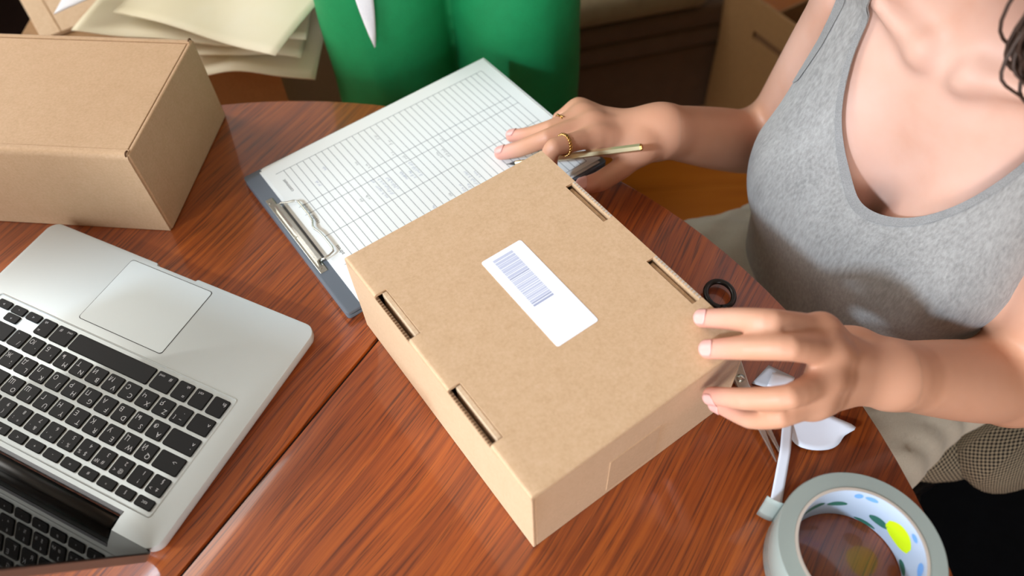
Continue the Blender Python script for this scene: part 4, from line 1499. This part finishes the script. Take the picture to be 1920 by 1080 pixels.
for a0, a1, z0, z1, m_ in ((54, 66, .038, .044, 'core_blue'), (68, 76, .036, .044, 'core_blue'), (5, 14, .038, .044, 'core_blue'), (100, 130, .020, .030, 'core_green'), (76, 96, .018, .026, 'core_green'), (32, 52, .012, .022, 'core_green'), (-12, 4, .002, .010, 'core_green'), (40, 62, .001, .006, 'core_green'), (-60, -30, .01, .03, 'core_green'), (-25, -12, .03, .042, 'core_blue'),
                          (150, 180, .012, .03, 'core_blue'), (190, 215, .014, .032, 'core_green'), (230, 255, .012, .03, 'core_yellow')):
    core_patch(a0, a1, z0, z1, m_, .9)
mb = MB()
def tab(a, b):
    t = R(150 - 14 * 0)
    base = Vector((.0579 * math.cos(R(138)), .0579 * math.sin(R(138)), 0))
    dr = Vector((-math.sin(R(138)), math.cos(R(138)), 0)) * -1
    dr = Vector((-.80, .20, 0)).normalized()
    q_ = base + dr * (.011 * a) + Vector((0, 0, .003 + .038 * b)) + Vector((0, .004 * a * a, 0))
    return tuple(q_)
mb.grid(6, 4, tab)
o_ = mb.build('loose_end', 'tape', tape, smooth=True)
sd = o_.modifiers.new('thickness', 'SOLIDIFY'); sd.thickness = .0003

scz = TZ + .0022
sc_ = thing('scissors', 'steel scissors with a black ring handle beside the labelled carton', 'scissors', (0.193, 0.327, TZ))
def blade(tipx, tipy, hx, hy, z0, sgn):
    tip = Vector((tipx, tipy)); hd_ = Vector((hx, hy))
    d = tip.normalized(); n_ = Vector((-d.y, d.x)) * sgn
    e = hd_.normalized(); m_ = Vector((-e.y, e.x)) * sgn
    poly = [d * 0 + n_ * .0055, d * .03 + n_ * .0050, tip + n_ * .0008, tip, d * .03 - n_ * .0030, -n_ * .0055, e * .02 + m_ * .004, e * .028 + m_ * .003, e * .028 - m_ * .003, e * .012 - m_ * .005]
    c = sum((p for p in poly), Vector((0, 0))) / len(poly)
    poly.sort(key=lambda p: math.atan2(p.y - c.y, p.x - c.x))
    return MB().prism([tuple(p) for p in poly], z0, z0 + .0020, inset=.0005)
blade(.019, -.077, -.028, .078, .0022, 1).build('blade', 'steel', sc_)
blade(.012, -.078, .002, .085, .0044, -1).build('blade', 'steel', sc_)
for hx, hy, rx in ((.0010, .0905, .0128), (-.034, .082, .0120)):
    pts = [(hx + rx * math.cos(t), hy + rx * 1.18 * math.sin(t), .0052) for t in np.linspace(0, 2 * math.pi, 33)[:-1]]
    mb = MB().tube(pts, .0027, 10, closed=True)
    e = Vector((hx, hy)).normalized()
    mb.tube([(e.x * .020, e.y * .020, .0045), (hx - e.x * rx * 1.1, hy - e.y * rx * 1.1, .0050)], [.0040, .0040], 10)
    mb.build('handle', 'black_plastic', sc_, smooth=True)
MB().lathe([(0, .0064), (.0030, .0064), (.0036, .0070), (.0034, .0078), (.0, .0082)], 20, False).build('pivot_screw', 'steel', sc_, smooth=True)

def sheet_obj(name, corners, mat, label, cat, zf, n=(10, 8), th=.00015, group=None):
    """paper-like sheet spanned between four floor-plan corners, zf(a,b) is its height above the table"""
    c = [Vector((*p, 0)) for p in corners]
    org = (c[0] + c[1] + c[2] + c[3]) / 4
    def fn(a, b):
        p = (c[0] * (1 - a) + c[1] * a) * (1 - b) + (c[3] * (1 - a) + c[2] * a) * b - org
        return (p.x, p.y, zf(a, b))
    o_ = MB().grid(n[0], n[1], fn, th).build(name, mat, None, smooth=True)
    o_.location = (org.x, org.y, TZ)
    return tag(o_, label, cat, group)
sheet_obj('paper_strip', [(.2215, .290), (.2300, .2895), (.1985, .2085), (.1895, .2105)], 'scrap_white', 'narrow white paper strip beside the tape roll', 'paper', lambda a, b: .0095 * max(0, 1 - abs(b - .42) * 2.2) + .0008 + .0025 * b, (4, 16))
def scrap_poly(name, pts, zc, zfun, mat, label):
    """free-form flat scrap: rings of the outline drawn towards its middle"""
    base_ = [Vector((*p, 0)) for p in pts]; P_ = []
    for i in range(len(base_)):
        p0, p1, p2, p3 = (base_[(i + k) % len(base_)] for k in (-1, 0, 1, 2))
        for w in (0, .33, .67):
            P_.append(.5 * ((2 * p1) + (-p0 + p2) * w + (2 * p0 - 5 * p1 + 4 * p2 - p3) * w * w + (-p0 + 3 * p1 - 3 * p2 + p3) * w ** 3))
    c = sum(P_, Vector()) / len(P_); n = len(P_)
    mb_ = MB(); vs = []; fs = []
    for r_ in (1.0, .75, .5, .25):
        vs += [((p - c) * r_ + Vector((0, 0, zc + zfun(*((p - c) * r_).xy)))) for p in P_]
    for k in range(3):
        fs += [(k * n + i, k * n + (i + 1) % n, (k + 1) * n + (i + 1) % n, (k + 1) * n + i) for i in range(n)]
    fs.append(tuple(range(3 * n, 4 * n)))
    o_ = mb_.add(vs, fs).build(name, mat, None, smooth=True)
    sd_ = o_.modifiers.new('thickness', 'SOLIDIFY'); sd_.thickness = .0002
    o_.location = (c.x, c.y, TZ)
    return tag(o_, label, 'paper')
scrap_poly('backing_paper', [(.2205, .284), (.2225, .270), (.2265, .2625), (.2370, .2580), (.2500, .2575), (.2590, .2610), (.2660, .2680), (.2760, .2735), (.2640, .2850), (.2530, .2930), (.2400, .3010), (.2280, .2980)],
           .0022, lambda x, y: .0009 + 7 * max(0, x - .004) ** 2 + 3.0 * max(0, -y - .008) ** 2, 'scrap_white', 'curled white backing paper scrap near the tape roll')
sheet_obj('plastic_scrap', [(.203, .324), (.222, .316), (.240, .325), (.222, .341)], 'scrap_film', 'small grey translucent scrap beside the scissors pivot', 'paper', lambda a, b: .0010 + .004 * (a * b), (6, 6))
sheet_obj('plastic_scrap', [(.214, .318), (.232, .312), (.238, .322), (.222, .331)], 'scrap_white', 'small white scrap lying on the grey translucent scrap', 'paper', lambda a, b: .0055 + .004 * (a * b), (6, 6))

# ================================================================== behind the table: cartons, mailers, sofa
def carton(name, label, corner, ang, w, d, z0, z1, mat='kraft_dark', flaps=True):
    t = thing(name, label, 'box', (corner[0], corner[1], z0), ang)
    h = z1 - z0; T_ = .005
    MB().box(0, w, 0, T_, 0, h).build('side_panel', mat, t); MB().box(0, w, d - T_, d, 0, h).build('side_panel', mat, t)
    MB().box(0, T_, T_, d - T_, 0, h).build('side_panel', mat, t); MB().box(w - T_, w, T_, d - T_, 0, h).build('side_panel', mat, t)
    MB().box(T_, w - T_, T_, d - T_, 0, T_).build('bottom_panel', mat, t)
    if flaps:
        MB().box(.001, w - .001, .001, d / 2 - .001, h + .0002, h + T_).build('top_flap', mat, t)
        MB().box(.001, w - .001, d / 2 + .001, d - .001, h + .0002, h + T_).build('top_flap', mat, t)
    return t
carton('carton', 'tall brown carton standing under the heap of cream mailers', (-.67, .895), R(-2), .372, .30, 0.0, TZ - .048)
carton('carton', 'low brown carton on the floor between the mailers and green trousers', (-.275, 1.03), R(4), .36, .24, 0.0, TZ - .42)
fl = tag(MB().box(0, .30, 0, .26, 0, .006).build('cardboard_sheet', 'kraft_pale', None, bevel=.001), 'flattened pale cardboard sheet sticking out left of the cream mailers', 'cardboard')
MB().box(.026, .028, 0, .26, .006, .0064).build('fold_line', 'kraft_dark', fl)
fl.location = (-.628, .950, TZ - .0425); fl.rotation_euler = (0, 0, R(32))
def mailer(A, B, depth, za, zb, zback, label, seed, dip=.0):
    A = Vector(A); B = Vector(B); d = (B - A); n_ = Vector((-d.y, d.x)).normalized() * depth
    rnd = random.Random(seed); p1, p2, p3 = (rnd.random() * 6 for _ in range(3))
    def zf(a, b):
        z = (za + (zb - za) * a) * (1 - b) + zback * b
        return z + .0035 * math.sin(4 * a + p1) * math.cos(3 * b + p2) + .002 * math.sin(9 * a + 5 * b + p3) - dip * (1 - b) ** 3 * (1 - math.sin(a * math.pi) * .8)
    return sheet_obj('paper_mailer', [tuple(A), tuple(B), tuple(B + n_), tuple(A + n_)], 'cream_paper', label, 'mailer', zf, (22, 14), .0012, 'cream paper mailers heaped behind the table')
mailer((-.400, .852), (-.240, .838), .24, -.030, -.036, -.026, 'lowest cream paper mailer, its sagging rim next to the green trousers', 1, .012)
mailer((-.415, .868), (-.256, .858), .24, -.018, -.022, -.014, 'second lowest cream paper mailer of the heap', 2, .004)
mailer((-.355, .875), (-.246, .872), .22, -.006, -.010, -.004, 'small cream mailer corner nearest the green trousers, mid heap', 3)
mailer((-.552, .902), (-.335, .862), .26, .002, -.002, .006, 'cream paper mailer just below the topmost, at the left of the heap', 4)
mailer((-.494, .915), (-.270, .806), .20, .022, .016, .030, 'topmost cream paper mailer of the heap, one corner pointing to the table', 5)
sheet_obj('white_wrapper', [(-.563, .903), (-.505, .922), (-.500, .990), (-.560, .985)], 'scrap_white', 'white paper wrapper with a pointed corner, at the far left of the mailers', 'paper', lambda a, b: .030 + .012 * a + .01 * math.sin(a * 3) * b, (8, 8), .001)

SO = Vector((0.0, 1.372)); SAn = R(11)
so = thing('sofa', 'low dark brown sofa with a beige seat cushion behind the green trousers', 'sofa', (SO.x - .60, SO.y - .12, 0), SAn)
MB().box(0, 1.15, .012, .80, .04, TZ - .515).build('skirt', 'sofa_cloth', so, bevel=.012, seg=3)
MB().box(0, 1.15, .004, .80, TZ - .514, TZ - .462).build('base_band', 'sofa_cloth', so, bevel=.014, seg=3)
MB().box(0, 1.15, 0, .80, TZ - .461, TZ - .412).build('base_band', 'sofa_cloth', so, bevel=.014, seg=3)
for k in range(2):
    MB().box(.005 + k * .545, .54 + k * .545, -.008, .62, TZ - .411, TZ - .33).build('seat_cushion', 'sofa_cushion', so, bevel=.03, seg=4, autosmooth=60)
MB().box(0, 1.15, .60, .80, TZ - .411, TZ + .02).build('backrest', 'sofa_cloth', so, bevel=.04, seg=3, autosmooth=60)
for k in (0, 1):
    for yy in (.06, .74):
        MB().box(.05 + k * .95, .09 + k * .95, yy, yy + .04, 0, .045).build('foot', 'black_plastic', so)

tc_ = thing('carton', 'open tall carton with a handle slot in its raised flap, right of the sofa', 'box', (0.497, 1.458, 0), R(-62))
cw, cd, chh = .46, .34, TZ - .49
T_ = .005
MB().box(0, cw, 0, T_, 0, chh).build('side_panel', 'kraft_dark', tc_); MB().box(0, cw, cd - T_, cd, 0, chh).build('side_panel', 'kraft_dark', tc_)
MB().box(0, T_, T_, cd - T_, 0, chh).build('side_panel', 'kraft_dark', tc_); MB().box(cw - T_, cw, T_, cd - T_, 0, chh).build('side_panel', 'kraft_dark', tc_)
MB().box(T_, cw - T_, T_, cd - T_, 0, T_).build('bottom_panel', 'kraft_dark', tc_)
fh = .155
mb = MB()
for bx_ in ((.002, .100, 0, fh), (.205, cw - .002, 0, fh), (.100, .205, 0, .062), (.100, .205, .082, fh)):
    mb.box(bx_[0], bx_[1], -.002, .003, bx_[2], bx_[3])
f_ = mb.build('raised_flap', 'kraft_dark', tc_)
f_.location = (0, 0, chh + .001); f_.rotation_euler = (R(4), 0, 0)
MB().box(.098, .207, .0032, .0055, .058, .086).build('slot_shade', 'flute_dark', f_)  # dark plate behind the slot opening, paints the shade inside it
